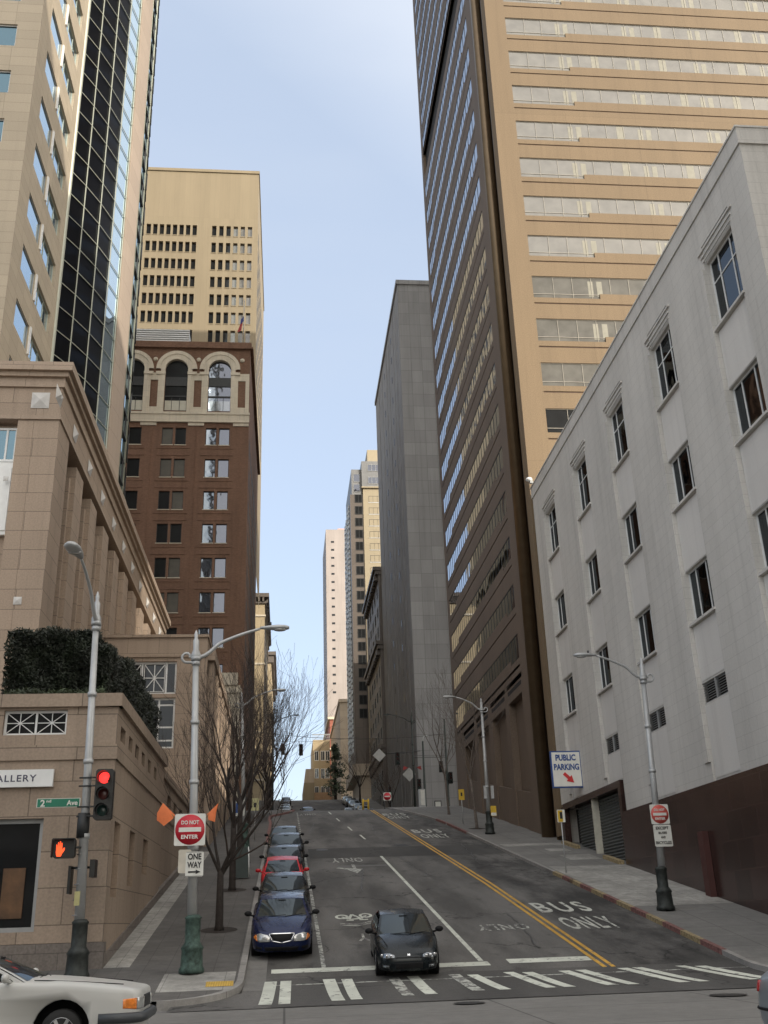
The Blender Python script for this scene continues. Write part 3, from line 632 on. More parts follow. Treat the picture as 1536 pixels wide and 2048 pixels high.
# ------------------------------------------------------------ RIGHT: cream and dark glass tower
t = thing('cream_hotel_tower', (14, 200, 0), 'cream panelled tower with dark glass corner and grey penthouse beyond the grey slab', 'tower')
m = MB(); m.box(16.4, 42, 200, 236, 20, 88.9); m.build('wall', creamb, t)
m = MB(); m.box(13.6, 16.4, 200.2, 222, 30, 87.5); m.build('glass_corner', darkbz, t)
m = MB(); m.box(16.2, 42.2, 199.8, 236, 89.0, 95.3); m.box(14.0, 16.2, 200.5, 221, 87.5, 93.6); m.build('penthouse', plain('grey_penthouse_panel', (.17, .175, .18), .5), t)
m = MB(); m.box(17.8, 42, 203, 232, 95.3, 99.6); m.build('plant_room', creamb, t)
m = MB(); m.box(16.1, 42.4, 199.6, 236, 88.9, 89.2); m.build('cornice', creamb, t)
for k in range(18):
    z = 85.6-k*2.73
    win(t, ('y', 200, 1), 17.6, 20.4, z, z+1.5, .05, .08, cols=3, fm=darkm, sill=white if k < 14 else creamb)
    win(t, ('y', 200.2, 1), 14.6, 16.2, z, z+1.9, -.02, .1, cols=2, fm=darkm)
for z in (89.9, 92.9): win(t, ('y', 199.8, 1), 17.5, 20.2, z, z+1.6, -.02, .08, cols=3, gm=gl_lilac, fm=greyp)
for z in (88.2, 90.6): win(t, ('y', 200.5, 1), 14.4, 15.8, z, z+1.9, -.02, .08, gm=gl_lilac)
fin = plain('pale_window_fin', (.62, .66, .68), .4, .1)
for k in range(4):
    m = FB('x', 13.6, 1); r_ = random.Random(k)
    for j in range(46): z = 33+j*1.17+.3*(k % 2); m.box(203+k*4.6+r_.random()*.6, 204.6+k*4.6+r_.random(), -.25, -.02, z, z+.8)
    m.build('window_fins', fin, t, kind='stuff')
m = MB(); m.box(13.0, 40, 199.2, 224, 28, 30.2); m.box(14.5, 40, 199.9, 224, 20, 27.99); m.build('podium', beigeb, t)
# ------------------------------------------------------------ RIGHT: farther ones
t = thing('low_beige_building', (14.0, 262, 0), 'plain beige concrete block in front of the pink tower', 'building')
m = MB(); m.box(14.0, 40, 262, 318, 18, 55); m.build('wall', beigeb, t); m = MB(); m.box(13.7, 40.3, 261.7, 318.3, 55, 55.8); m.build('parapet', beigeb, t)
t = thing('red_brick_building', (14.2, 330, 0), 'red brick building with pale cornice below the pink tower', 'building')
m = MB(); m.box(14.3, 40, 330, 372, 18, 64); m.build('wall', brickr, t)
m = MB()
for z in (64, 54, 44): m.box(13.6, 40.4, 329.5, 372.5, z-.8, z)
each(m, 'cornice', terra, t)
for j in range(6):
    for k in range(4): win(t, ('x', 14.3, 1), 334+k*9, 337.5+k*9, 25+j*6, 28+j*6, .0, .2)
t = thing('pink_tower', (16, 385, 0), 'tall pale pink concrete tower with one column of small slot windows', 'tower')
m = MB(); m.box(15.9, 50, 385, 420, 18, 151); m.build('wall', pinkb, t)
m = MB(); m.box(21, 35, 390, 405, 151, 153.4); m.build('roof_box', plain('pink_roof_box', (.5, .3, .26), .8), t)
for k in range(19): m = MB(); m.box(18.0, 19.25, 384.95, 385.2, 145.2-k*3.43, 146.0-k*3.43); m.build('slot_window', gl_dark, t)
for k in range(38):
    m = FB('x', 15.9, 1); z = 145-k*3.43
    if z < 60: break
    for j in range(7): m.box(388+j*4.4, 390+j*4.4, -.05, .0, z, z+1.4)
    m.build('side_window_row', gl_dark, t)
t = thing('yellow_corner_building', (8.4, 320, 0), 'narrow yellow and brick building with glazed bays seen at the end of the street', 'building')
m = MB(); m.box(8.5, 13.8, 320, 350, 18, 55); m.build('wall', gold, t)
m = MB()
for k in range(14): m.box(8.4+k*.4, 8.5+k*.4, 319.9, 320.1, 55, 56.6)
m.box(8.3, 13.9, 319.8, 320.2, 56.6, 56.8); m.build('roof_railing', greyp, t)
for j in range(5):
    z = 27+j*5.4
    for u in (9.0, 10.9, 12.4): win(t, ('y', 320, 1), u, u+1.3, z, z+3, -.02, .15, cols=2, fm=white, gm=gl_blue if j == 3 else gl_dark)
m = MB(); m.box(8.45, 13.9, 319.85, 319.99, 36.5, 39.0); m.build('orange_band', plain('orange_tile_band', (.4, .26, .15), .7), t)
t = thing('ochre_low_building', (5.5, 300, 0), 'low sunlit ochre building with a taller wing at the very end of the street', 'building')
m = MB(); m.box(5.3, 8.3, 300, 330, 18, 39.5); m.build('wall', tanb, t); m = MB(); m.box(5.9, 8.35, 303, 330, 39.5, 43.8); m.build('upper_wing', beigeb, t)
# ------------------------------------------------------------ LEFT: gallery building at the corner
t = thing('gallery_building', (-4.9, 30.2, 0), 'low warm stone gallery building on the corner with hedge on its roof terrace', 'building')
GF, GS = ('y', 30.2, 1), ('x', -4.9, -1)
m = FB(*GF); hl = [(-8.15, -6.35, 7.03, 7.75), (-11.6, -9.8, 7.03, 7.75)]
holes(m, -60, -4.9, 1.45, 7.9, 0, .25, hl+[(-13, -6.75, 1.75, 4.7)])
m.build('front_wall', stoneA, t, fix=False)
m = FB(*GF); m.box(-60, -4.8, -.12, .4, 7.82, 8.2); m.box(-60, -4.85, -.07, .4, 6.3, 6.72) ; m.build('coping', stoneA, t)
for a, b, c, d in hl:
    w_ = win(t, GF, a, b, c, d, .2, .07, cols=2, fm=white, name='grille_window')
    m = FB(*GF)
    for q in range(2):
        cx = a+(b-a)*(.25+.5*q); cz = (c+d)/2; hw, hh = (b-a)*.22, (d-c)*.42
        for k in range(8): an = pi*k/4; ex = max(-hw, min(hw, cos(an)*2)); ez = max(-hh, min(hh, sin(an)*2)); m.tube([(cx, .13, cz), (cx+ex, .13, cz+ez)], .016, 4, False)
    m.build('grille', white, w_)
w_ = win(t, GF, -13, -6.75, 1.75, 4.7, .22, .12, fm=greyp, name='shop_window')
m = MB(); m.box(-7.75, -7.15, 30.36, 30.39, 2.1, 3.4); m.build('poster', plain('dim_orange_poster', (.1, .05, .02), .6, 0, .5, 2), w_)
m = FB(*GF); m.box(-60, -4.85, -.05, .3, -.2, 1.44); m.build('plinth', plinth, t)
sh = [(30.9, 31.9, 6.95, 7.38), (32.6, 33.4, 6.95, 7.38), (34.1, 34.9, 6.95, 7.38), (35.7, 36.5, 6.95, 7.38), (37.4, 38.2, 6.95, 7.38), (39.2, 40, 6.95, 7.38)]
sh2 = [(30.9, 32.0, 2.6, 4.65), (34.0, 35.2, 3.0, 4.65), (37.3, 38.6, 3.5, 4.65)]
m = FB(*GS); holes(m, 30.2, 42.5, 0, 7.9, 0, .3, sh+sh2); m.build('side_wall', stoneA, t, fix=False)
m = FB(*GS); m.box(30.1, 42.6, -.12, .3, 7.82, 8.195); m.box(30.15, 42.55, -.06, .3, 6.3, 6.715); m.build('side_coping', stoneA, t)
m = FB(*GS); m.box(30.51, 61.9, -.05, .25, -.2, 1.0, lambda u, d, z: (u, d, z+gz(u)-.55)); m.build('side_plinth', plinth, t)
m = FB(*GS)
for a, b, c, d in sh: m.quad((a, .28, c), (b, .28, c), (b, .28, d), (a, .28, d))
each(m, 'slot_window', gl_dark, t, fix=False)
m = FB(*GS)
for a, b, c, d in sh2: m.quad((a, .3, c), (b, .3, c), (b, .3, d), (a, .3, d))
each(m, 'recess_panel', stoneB, t, fix=False)
m = MB(); m.box(-60, -5.3, 30.6, 44, 0, 7.85); m.build('roof_terrace', stoneB, t)
m = FB('x', -5.0, -1); sh3 = [(45+k*2.6, 46.4+k*2.6, 6.5, 7.0) for k in range(6)]; holes(m, 42.5, 61.9, 1, 7.5, 0, .3, sh3); m.build('side_wall', stoneA, t, fix=False)
m = FB('x', -5.0, -1); m.box(42.6, 61.9, -.1, .3, 7.42, 7.75); m.box(42.6, 61.9, -.05, .3, 5.95, 6.3)
m.box(42.5, 61.9, .31, 6, 1, 7.4); m.build('side_coping', stoneA, t)
m = FB('x', -5.0, -1)
for a, b, c, d in sh3: m.quad((a, .28, c), (b, .28, c), (b, .28, d), (a, .28, d))
each(m, 'slot_window', gl_dark, t, fix=False)
t = thing('gallery_sign', (-8.5, 30.1, 5.8), 'white sign board lettered GALLERY over the corner shop window', 'sign')
m = MB(); m.box(-10.6, -6.57, 30.06, 30.17, 5.55, 6.03); m.build('board', white, t)
m = MB(); sign_text(m, 'GALLERY', -7.7, 30.06, 5.79, 1.34, .19, .012, 1.15); m.build('lettering', plain('navy_lettering', (.05, .05, .09), .5), t)
# ------------------------------------------------------------ LEFT: stone box with lattice window
t = thing('lattice_window_block', (-5, 62, 0), 'square warm stone block with large white lattice window behind the hedge', 'building')
LF = ('y', 62, 1)
m = FB(*LF); holes(m, -11.4, -4.87, 2, 18.6, 0, .35, [(-10.2, -6.7, 14.98, 17.0), (-10.2, -6.7, 11.7, 14.75)]); m.box(-11.4, -4.87, .4, 32, 2, 18.5); m.build('wall', stoneB, t, fix=False)
m = MB(); m.box(-11.5, -4.8, 61.88, 94, 18.5, 18.68); m.box(-11.4, -4.87, 61.9, 62.0, 17.25, 17.35); m.build('coping', stoneA, t)
w_ = win(t, LF, -10.2, -6.7, 14.98, 17.0, .25, .12, cuts=[.4, .82], fm=white, name='lattice_window')
m = FB(*LF)
for cx, hw in ((-9.5, .6), (-8.05, .62)):
    for k in range(8): an = pi*k/4; m.tube([(cx, .15, 15.99), (cx+max(-hw, min(hw, cos(an)*2)), .15, 15.99+max(-.85, min(.85, sin(an)*2)))], .035, 4, False)
    m.tube([(cx-hw, .15, 15.15), (cx+hw, .15, 15.15), (cx+hw, .15, 16.83), (cx-hw, .15, 16.83), (cx-hw, .15, 15.15)], .03, 4, False)
m.build('lattice', white, w_)
win(t, LF, -10.2, -6.7, 11.7, 14.75, .25, .12, cuts=[.3, .72], split=(.16, .42, .86), fm=white)
m = FB('x', -4.87, -1)
for k in range(9): m.box(63+k*3.5, 64.6+k*3.5, -.35, .0, 2, 17.2)
m.box(62.6, 94, -.45, 0, 17.2, 17.9); each(m, 'pilaster', stoneB, t)
m = MB(); m.box(-4.86, -4.46, 62.8, 70, 5, 9.3); m.build('low_bay', stoneB, t)
# ------------------------------------------------------------ LEFT: podium and bowed glass tower
t = thing('stone_podium', (-11, 44.8, 0), 'warm stone podium with deep cornice, pyramid studs and tall recessed bays behind the hedge', 'building')
PF, PS_ = ('y', 44.8, 1), ('x', -11, -1)
m = FB(*PF); m.box(-60, -11.81, 0, .8, 24.8, 26.5); m.box(-12.95, -12.21, 0, 1.5, 2, 24.8)
for k in range(6): m.box(-20-k*7.2, -16.4-k*7.2, 0, 1.5, 2, 24.8)
m.box(-60, -12.95, .6, 1.5, 2, 24.8); m.build('front_wall', stoneA, t)
m = MB()
for o, za, zb in ((.12, 26.5, 27.0), (.3, 27.0, 27.25), (.5, 27.25, 27.7), (.08, 24.75, 24.95)): m.box(-60, -11+o, 44.8-o, 90.5, za, zb)
m.build('cornice', stoneB, t)
def stud(m, F_, u, z, s_): m.add([(u-s_, -.03, z-s_), (u+s_, -.03, z-s_), (u+s_, -.03, z+s_), (u-s_, -.03, z+s_), (u, -.03-s_*(.3 if F_[0] == 'y' else .5), z)], [(0, 1, 4), (1, 2, 4), (2, 3, 4), (3, 0, 4)])
studm = plain('pale_stud_stone', (.5, .49, .47), .6)
for u, z, s_ in ((-12.0, 25.8, .38), (-12.05, 15.6, .16), (-13.2, 21.6, .1)):
    m = FB(*PF); stud(m, PF, u, z, s_); m.box(u-s_*1.12, u+s_*1.12, -.028, .0, z-s_*1.12, z+s_*1.12); m.build('pyramid_stud', studm, t)
for a in (-16.35, -23.5):
    win(t, PF, a, a+3.35, 22.7, 24.5, .5, .12, cuts=[.55, .85], gm=gl_teal, fm=white)
    m = FB(*PF); m.box(a, a+3.35, .3, .55, 18.9, 22.6)
    for k in range(3): m.box(a+.2+k*1.1, a+1.1+k*1.1, .24, .3, 19.1, 22.3)
    m.build('white_panel', white, t); win(t, PF, a, a+3.35, 9, 15.5, .5, .12, cols=3, fm=white)
bays = [48.1+k*4.25 for k in range(-1, 10)]
m = FB(*PS_); m.box(44.8, 90, 0, .8, 24.8, 26.5); m.box(44.8, 47.2, 0, 1.2, 2, 24.8)
for b in bays[1:]: m.box(b+1.25, b+3.15, 0, 1.2, 2, 24.3); m.box(b+.95, b+3.45, .25, 1.2, 2, 23.6)
for b in bays[1:]: m.box(b-1.0, b+1.0, .7, 1.2, 2, 20)
m.box(47, 90, 1.21, 2.2, 2, 24.8); m.build('side_wall', stoneA, t)
m = FB(*PS_)
for b in [44.2]+bays: stud(m, PS_, b, 25.65, .38)
each(m, 'pyramid_stud', studm, t)
for b in bays[1:]:
    win(t, PS_, b-.9, b+.9, 20.1, 23.9, 1.15, .14, cols=2, gm=gl_dark, fm=greyp)
    win(t, PS_, b-.55, b+.55, 14.2, 19.2, .6, .14, cols=1, fm=white, gm=gl_blind)
    m = FB(*PS_); m.lathe((b, .7, 0), [(.32, 19.6), (.5, 20.0)], 12); m.build('bracket', stoneB, t)
m = MB(); m.box(-60, -12.3, 46.4, 90, 2, 26.6); m.build('roof', stoneB, t)
t = thing('bowed_glass_tower', (-15.3, 48, 0), 'stone tower with blue windows and bowed black glass bay at the top left', 'skyscraper')
TZ = 200; TF, TS = ('y', 48, 1), ('x', -15.3, -1)
fl = [50.0+3.72*k for k in range(-6, 40)]        # window heads
s_, cyb, hb = 2.8, 70.3, 11.6; RB = (hb*hb+s_*s_)/(2*s_); XC = -15.3+s_-RB
m = FB(*TF); hs = []
for z in fl:
    for a in (-19.25, -25.9, -31.7): hs.append((a, a+2.55, z-1.75, z))
holes(m, -50, -15.3, 24, TZ, 0, .2, [h for h in hs if h[3] < TZ]); m.build('front_wall', stoneT, t, fix=False)
HS = []
for z in fl: HS += [(49.9, 52.9, z-1.75, z), (53.4, 57.2, z-1.75, z)]
m = FB(*TS); holes(m, 48, 58.5, 24, TZ, 0, .22, [h for h in HS if h[3] < TZ]); m.build('side_wall', stoneT, t, fix=False)
for i, z in enumerate(fl):
    if z > 66: break
    for a in (-19.25,): 
        if z > 36: win(t, TF, a, a+2.55, z-1.75, z, .18, .06, gm=gl_teal, fm=white)
for z in fl:
    if z > 92 or z < 29: continue
    win(t, TS, 49.9, 52.9, z-1.75, z, .12, .05, gm=gl_blue, fm=greyp)
    win(t, TS, 53.4, 57.2, z-1.75, z, .2, .06, gm=gl_blue, fm=mull, cuts=[.28, .64])
    m = FB(*TS); m.box(53.0, 53.2, -.1, .1, z-1.8, z+.05); m.build('white_fin', white, t)
m = FB(*TF)
for h in hs[len([z for z in fl if z <= 66])*3:]: m.quad((h[0], .19, h[2]), (h[1], .19, h[2]), (h[1], .19, h[3]), (h[0], .19, h[3]))
m.build('upper_window', gl_blue, t, fix=False, kind='stuff')
m = FB(*TS)
for h in HS:
    if h[3] > 92: m.quad((h[0], .2, h[2]), (h[1], .2, h[2]), (h[1], .2, h[3]), (h[0], .2, h[3]))
m.build('upper_window', gl_blue, t, fix=False, kind='stuff')
AP = lambda a, r=0.: (XC+(RB+r)*cos(a), cyb+(RB+r)*sin(a))
def arcwall(m, a0, a1, z0, z1, r, n=6):
    for k in range(n):
        p, q = AP(a0+(a1-a0)*k/n, r), AP(a0+(a1-a0)*(k+1)/n, r); m.quad((*p, z0), (*q, z0), (*q, z1), (*p, z1))
angs = [-.521, -.48, -.41, -.33, -.25, -.17]
for i in range(5):                                   # one flat pane column per bay
    m = MB(); p, q = AP(angs[i]), AP(angs[i+1]); m.quad((*p, 31.5), (*q, 31.5), (*q, TZ), (*p, TZ)); m.build('glass_column', gl_bow if i < 4 else gl_blue, t, fix=False)
m = MB(); arcwall(m, -.165, -.045, 24, TZ, .15); arcwall(m, -.6, -.165, 26.5, 31.5, .3, 14); arcwall(m, -.165, .5, 29, 31.5, .5, 14)
for a in (-.165, -.045): p, q = AP(a, -.3), AP(a, .15); m.quad((*p, 24), (*q, 24), (*q, TZ), (*p, TZ))
arcwall(m, -.045, .5, 24, 31.5, .2, 12); m.build('bow_stone', stoneP, t, fix=False)
m = MB(); arcwall(m, -.04, .521, 31.5, TZ, .0, 12); m.build('rear_glass', gl_blue, t, fix=False)
m = MB()
for k in range(92):
    z = 33+1.86*k
    if z > TZ-1: break
    for i in range(5): p, q = AP(angs[i], .06), AP(angs[i+1], .06); m.tube([(*p, z), (*q, z)], .032, 4, False, False)
    m.build('transom', mull, t, fix=False); m = MB()
m = MB()
for i, a in enumerate(angs): p = AP(a, .06); rr = .17 if i == 1 else .05; m.tube([(*p, 31.5), (*p, TZ)], rr, 4 if i != 1 else 8, False, False)
for a in (-.043, .05): p = AP(a, .1); m.tube([(*p, 31.5), (*p, TZ)], .1, 6)
m.build('mullion', mull, t, fix=False)
m = MB()
for k in range(46):
    z = 33+3.72*k
    for a0, a1 in ((-.035, .07), (.08, .2)):
        for zz in (z, z+1.8): p, q = AP(a0, .1), AP(a1, .1); m.tube([(*p, zz), (*q, zz)], .09, 4, False, False)
        p = AP((a0+a1)/2, .1); m.tube([(*p, z), (*p, z+1.8)], .07, 4, False, False)
m.build('balcony_frame', darkm, t, fix=False, kind='stuff')
m = MB()
for o, z0, z1 in ((.45, 31.2, 31.6), (.6, 28.9, 29.2)):
    for k in range(20): a0, a1 = -.6+k*.055, -.6+(k+1)*.055; p, q, r_, u_ = AP(a0, o), AP(a1, o), AP(a1, .0), AP(a0, .0); m.quad((*p, z0), (*q, z0), (*q, z1), (*p, z1)); m.quad((*p, z0), (*q, z0), (*r_, z0), (*u_, z0)); m.quad((*p, z1), (*q, z1), (*r_, z1), (*u_, z1))
m.build('bow_cornice', stoneB, t, fix=False)
m = MB(); m.box(-50, -15.8, 48.5, 84, 24, TZ-.5); m.quad((-15.3, 81.5, 24), (-15.3, 84.5, 24), (-15.3, 84.5, TZ), (-15.3, 81.5, TZ)); m.quad((-15.3, 84.5, 24), (-50, 84.5, 24), (-50, 84.5, TZ), (-15.3, 84.5, TZ)); m.build('core', stoneT, t, fix=False)
# ------------------------------------------------------------ LEFT: brown brick block with arches
t = thing('brown_brick_building', (-4.9, 116, 0), 'brown brick building with cream arched top storey and paired windows', 'building')
BF = ('y', 116, 1)
pairs = [(-21.7, -20.35), (-19.85, -18.3), (-15.75, -14.4), (-14.1, -12.75), (-10.3, -8.95), (-8.65, -7.3)]
zr = [(60.5, 58.1), (56.15, 53.65), (51.75, 49.3), (47.4, 44.9), (43.0, 40.5), (38.65, 36.15), (34.3, 31.9), (29.95, 27.5)]
Hb = [(a, b, c, d) for a, b in pairs for d, c in zr]
arcs = [-19.85, -14.3, -8.75]
m = FB(*BF); holes(m, -34, -4.9, 10, 62.2, 0, .3, Hb); holes(m, -34, -4.9, 62.2, 72.3, 0, .4, [(c-1.42, c+1.42, 62.9, 70.4) for c in arcs]+[(-28, -26, 63, 69)])
for c in arcs:
    for k in range(12):
        a, b = pi*k/12, pi*(k+1)/12; m.quad((c+1.5*cos(a), -.004, 68.88+1.5*sin(a)), (c+1.5*cos(b), -.004, 68.88+1.5*sin(b)), (c+1.5*cos(b), -.004, 70.45), (c+1.5*cos(a), -.004, 70.45))
m.build('wall', brick, t, fix=False)
m = FB('x', -4.9, -1); m.quad((116, 0, 10), (156, 0, 10), (156, 0, 72.3), (116, 0, 72.3)); m.quad((116, 6, 10), (116, 6, 10.1), (117, 6, 10.1), (117, 6, 10)); m.build('side_wall', brick, t, fix=False)
m = MB(); m.box(-33.9, -5.3, 116.5, 156, 10, 72); m.build('core', brick, t)
m = MB(); m.box(-34, -4.75, 115.85, 156, 72.3, 73.1); m.box(-34, -4.5, 115.6, 156, 72.05, 72.3); m.build('parapet', brick, t)
m = FB('x', -4.9, -1)
for k in range(9):
    for d, c in zr: m.box(119+k*4.2, 121+k*4.2, -.02, .0, c, d)
m.build('side_window', gl_matte, t, kind='stuff')
m = FB(*BF)
for c in arcs:                                  # arch: half ring of cream blocks plus jambs
    n = 18
    for k in range(n):
        a0, a1 = pi*k/n, pi*(k+1)/n
        for ri, ro, dd in ((1.45, 2.15, -.22), (2.15, 2.62, -.3)):
            P = lambda r, a, e: (c+r*cos(a), e, 68.9+r*sin(a)*1.02)
            m.quad(P(ri, a0, dd), P(ro, a0, dd), P(ro, a1, dd), P(ri, a1, dd)); m.quad(P(ro, a0, dd), P(ro, a0, 0), P(ro, a1, 0), P(ro, a1, dd)); m.quad(P(ri, a0, dd), P(ri, a0, .3), P(ri, a1, .3), P(ri, a1, dd))
    for sgn in (-1, 1):
        a, b = sorted((c+sgn*1.45, c+sgn*2.0)); m.box(a, b, -.22, .0, 62.64, 68.05); m.box(a, b, -.22, 0, 68.51, 68.9); a, b = sorted((c+sgn*1.4, c+sgn*2.6)); m.box(a, b, -.28, .0, 68.1, 68.5)
for i, c in enumerate(arcs+[-2.6]):
    cx = c-2.9 if i else c-3.1; cx = (arcs[i-1]+c)/2 if 0 < i < 3 else (-5.9 if i == 3 else cx)
    m.box(cx-.95, cx+.95, -.12, -.0, 67.3, 68.35); m.box(cx-.95, cx-.48, -.12, -.0, 63.4, 67.3); m.box(cx+.48, cx+.95, -.12, -.0, 63.4, 67.3); m.box(cx-.95, cx+.95, -.12, -.0, 62.63, 63.4); m.lathe((cx, -.1, 70.4), [(.3, 0), (.3, .1)], 12, 1)
m.box(-34, -4.8, -.3, .0, 62.3, 62.62); m.box(-34, -4.85, -.2, .0, 61.35, 62.3); m.box(-34, -4.85, -.3, .0, 61.2, 61.35)
for i, c in enumerate((-17.5, -11.55, -5.9, -23.5)): m.box(c-1.0, c+1.0, -.14, .0, 60.75, 61.2)
m.build('arcade_trim', terra, t, fix=False)
for ci, c in enumerate(arcs):
    m = FB(*BF); m.quad((c-1.45, .3, 62.9), (c+1.45, .3, 62.9), (c+1.45, .3, 70.4), (c-1.45, .3, 70.4)); w_ = m.build('arched_window', gl_dark if ci < 2 else gl_lilac, t, fix=False)
    m = FB(*BF)
    for q in (-.5, .5): m.box(c+q-.03, c+q+.03, .22, .29, 62.9, 64.9)
    m.box(c-1.42, c+1.42, .2, .29, 65.0, 65.2); m.box(c-1.42, c+1.42, .18, .29, 66.6, 67.9); m.build('window_bars', darkm, w_)
    m = FB(*BF); m.quad((c-1.35, .285, 63.1), (c+1.35, .285, 63.1), (c+1.35, .285, 64.5), (c-1.35, .285, 64.5)); m.build('blind', blind if ci != 2 else gl_blind, w_, fix=False)
# brick spandrels beside arches need a brick lid above the glass square corners
rr_ = random.Random(5)
for i, (a, b) in enumerate(pairs):
    for j, (d, c) in enumerate(zr):
        gm = gl_dark if i < 4 else gl_lilac
        if i < 4 and rr_.random() < .25: gm = gl_blind
        win(t, BF, a, b, c, d, .28, .07, fm=darkm, gm=gm, sill=terra)
m = FB(*BF)
for a, b in ((-22.2, -17.8), (-16.3, -12.2), (-10.9, -6.8)):
    for d, c in zr: m.box(a, b, -.06, .0, c-.55, c-.4); m.box(a, b, -.06, 0, c-1.5, c-1.35)
for c in (-17.05, -11.55, -6.0): m.box(c-.05, c+.05, -.05, 0, 20, 60.5)
each(m, 'string_course', brick, t)
m = MB(); m.box(-9.2, -5.2, 114.9, 115.95, 10, 27.2); m.box(-9.5, -5.0, 114.7, 115.95, 26.3, 26.8); m.box(-9.3, -5.1, 114.8, 115.95, 24.6, 24.9); m.box(-8.7, -5.5, 114.7, 115.95, 27.2, 28.6); m.build('limestone_pier', terra, t)
t = thing('roof_louvre_box', (-16, 118, 73), 'grey louvred plant enclosure on the roof of the brown brick building', 'roof plant')
m = MB(); m.box(-26, -13.2, 118, 124, 73.1, 76.2); m.build('box', greyp, t)
m = MB()
for k in range(9): m.box(-26, -13.1, 117.8, 117.99, 73.3+k*.33, 73.45+k*.33)
each(m, 'louvre', white, t)
t = thing('flagpole', (-5.9, 117, 73.1), 'pole with limp striped flag on the corner of the brown brick roof', 'flag')
m = MB(); m.tube([(-5.9, 117, 73.1), (-5.9, 117, 80.5)], .05, 6); m.build('pole', greyp, t)
fm_ = plain('flag_red', (.4, .06, .06), .8); m = MB()
for k in range(6): m.add([(-5.95-.1*k, 117+.04*(k % 2), 77.8-.32*k+.1), (-6.05-.1*k, 117.03, 77.7-.32*k), (-6.35-.08*k, 117.0, 75.6-.05*k), (-6.2-.08*k, 117.02, 75.7-.05*k)], [(0, 1, 2, 3)])
f_ = m.build('flag', fm_, t, fix=False)
m = MB(); m.quad((-5.93, 116.95, 77.9), (-6.3, 116.95, 77.3), (-6.35, 116.95, 76.6), (-5.93, 116.95, 77.1)); m.build('flag_canton', plain('flag_blue', (.04, .05, .2), .8), f_, fix=False)
# ------------------------------------------------------------ LEFT: tan concrete block behind
t = thing('tan_concrete_tower', (-5.2, 150, 0), 'tan concrete office block with blank top and rows of narrow windows behind the brick one', 'building')
NF = ('y', 150, 1); zt = [(118.3, 116.1), (114.65, 112.5), (111.0, 108.85), (107.4, 105.2), (103.75, 101.5), (100.1, 97.8), (96.45, 94.1), (92.8, 90.6)]
ux = [-25.15+k*1.155 for k in range(8)]+[-13.6+k*1.27 for k in range(6)]
m = FB(*NF); holes(m, -36, -5.45, 60, 130.2, 0, .5, [(u, u+.78, c, d) for u in ux for d, c in zt]); m.quad((-5.45, 0, 60), (-5.45, 45, 60), (-5.45, 45, 130.2), (-5.45, 0, 130.2)); m.build('wall', tanb, t, fix=False)
m = MB(); m.box(-36, -5.3, 149.8, 195, 130.2, 130.8); m.build('parapet', tanb, t); m = MB(); m.box(-35.9, -6.2, 150.8, 195, 12, 129.9); m.build('core', tanb, t)
m = FB('x', -5.45, -1)
for d, c in zt:
    for k in range(9): m.box(152+k*4.6, 154+k*4.6, -.03, 0, c, d)
m.build('side_window', gl_matte, t, kind='stuff')
for i, u in enumerate(ux):
    for j, (d, c) in enumerate(zt[:7]):
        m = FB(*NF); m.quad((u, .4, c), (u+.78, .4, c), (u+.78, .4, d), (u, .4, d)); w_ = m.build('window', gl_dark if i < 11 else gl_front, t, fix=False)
m = FB(*NF)
for i, u in enumerate(ux):
    for j, (d, c) in enumerate(zt[:7]): m.box(u-.05, u+.83, -.08, .05, c-.14, c-.01)
m.build('window_sills', tanb, t, kind='stuff')
t = thing('ochre_cornice_building', (-4.8, 220, 0), 'sunlit ochre building with dark bracketed cornice seen past the brick block', 'building')
m = MB(); m.box(-30, -4.85, 220, 262, 15, 69); m.build('wall', gold, t)
m = MB(); m.box(-30, -3.9, 219.2, 262.6, 70.4, 71.3); m.box(-30, -4.4, 219.6, 262.3, 69, 69.4)
for k in range(12): m.box(-4.9, -4.1, 220.3+k*3.5, 221.1+k*3.5, 69.4, 70.4)
for k in range(8): m.box(-5.4-k*.9, -5.0-k*.9, 219.3, 220, 69.4, 70.4)
m.build('cornice', darkbz, t)
m = MB()
for z in (40, 55, 66, 30): m.box(-30, -4.6, 219.8, 262.2, z, z+.4)
each(m, 'string_course', terra, t)
m = FB('x', -4.85, -1)
for k in range(8):
    for j in range(9): m.box(222+k*5, 224.4+k*5, -.03, 0, 28+j*4.4, 31+j*4.4)
m.build('side_window', gl_matte, t, kind='stuff')
t = thing('dark_cornice_building', (-3.8, 286, 0), 'farther narrow building with dark projecting cornice beyond the ochre one', 'building')
m = MB(); m.box(-30, -4.2, 286, 340, 15, 71.5); m.build('wall', gold, t)
m = MB(); m.box(-30, -2.9, 285, 341, 73.6, 74.6); m.box(-30, -3.5, 285.5, 341, 71.5, 73.6)
for z in (56, 45, 36): m.box(-30, -3.6, 285.6, 341, z, z+.8)
m.build('cornice', darkbz, t)
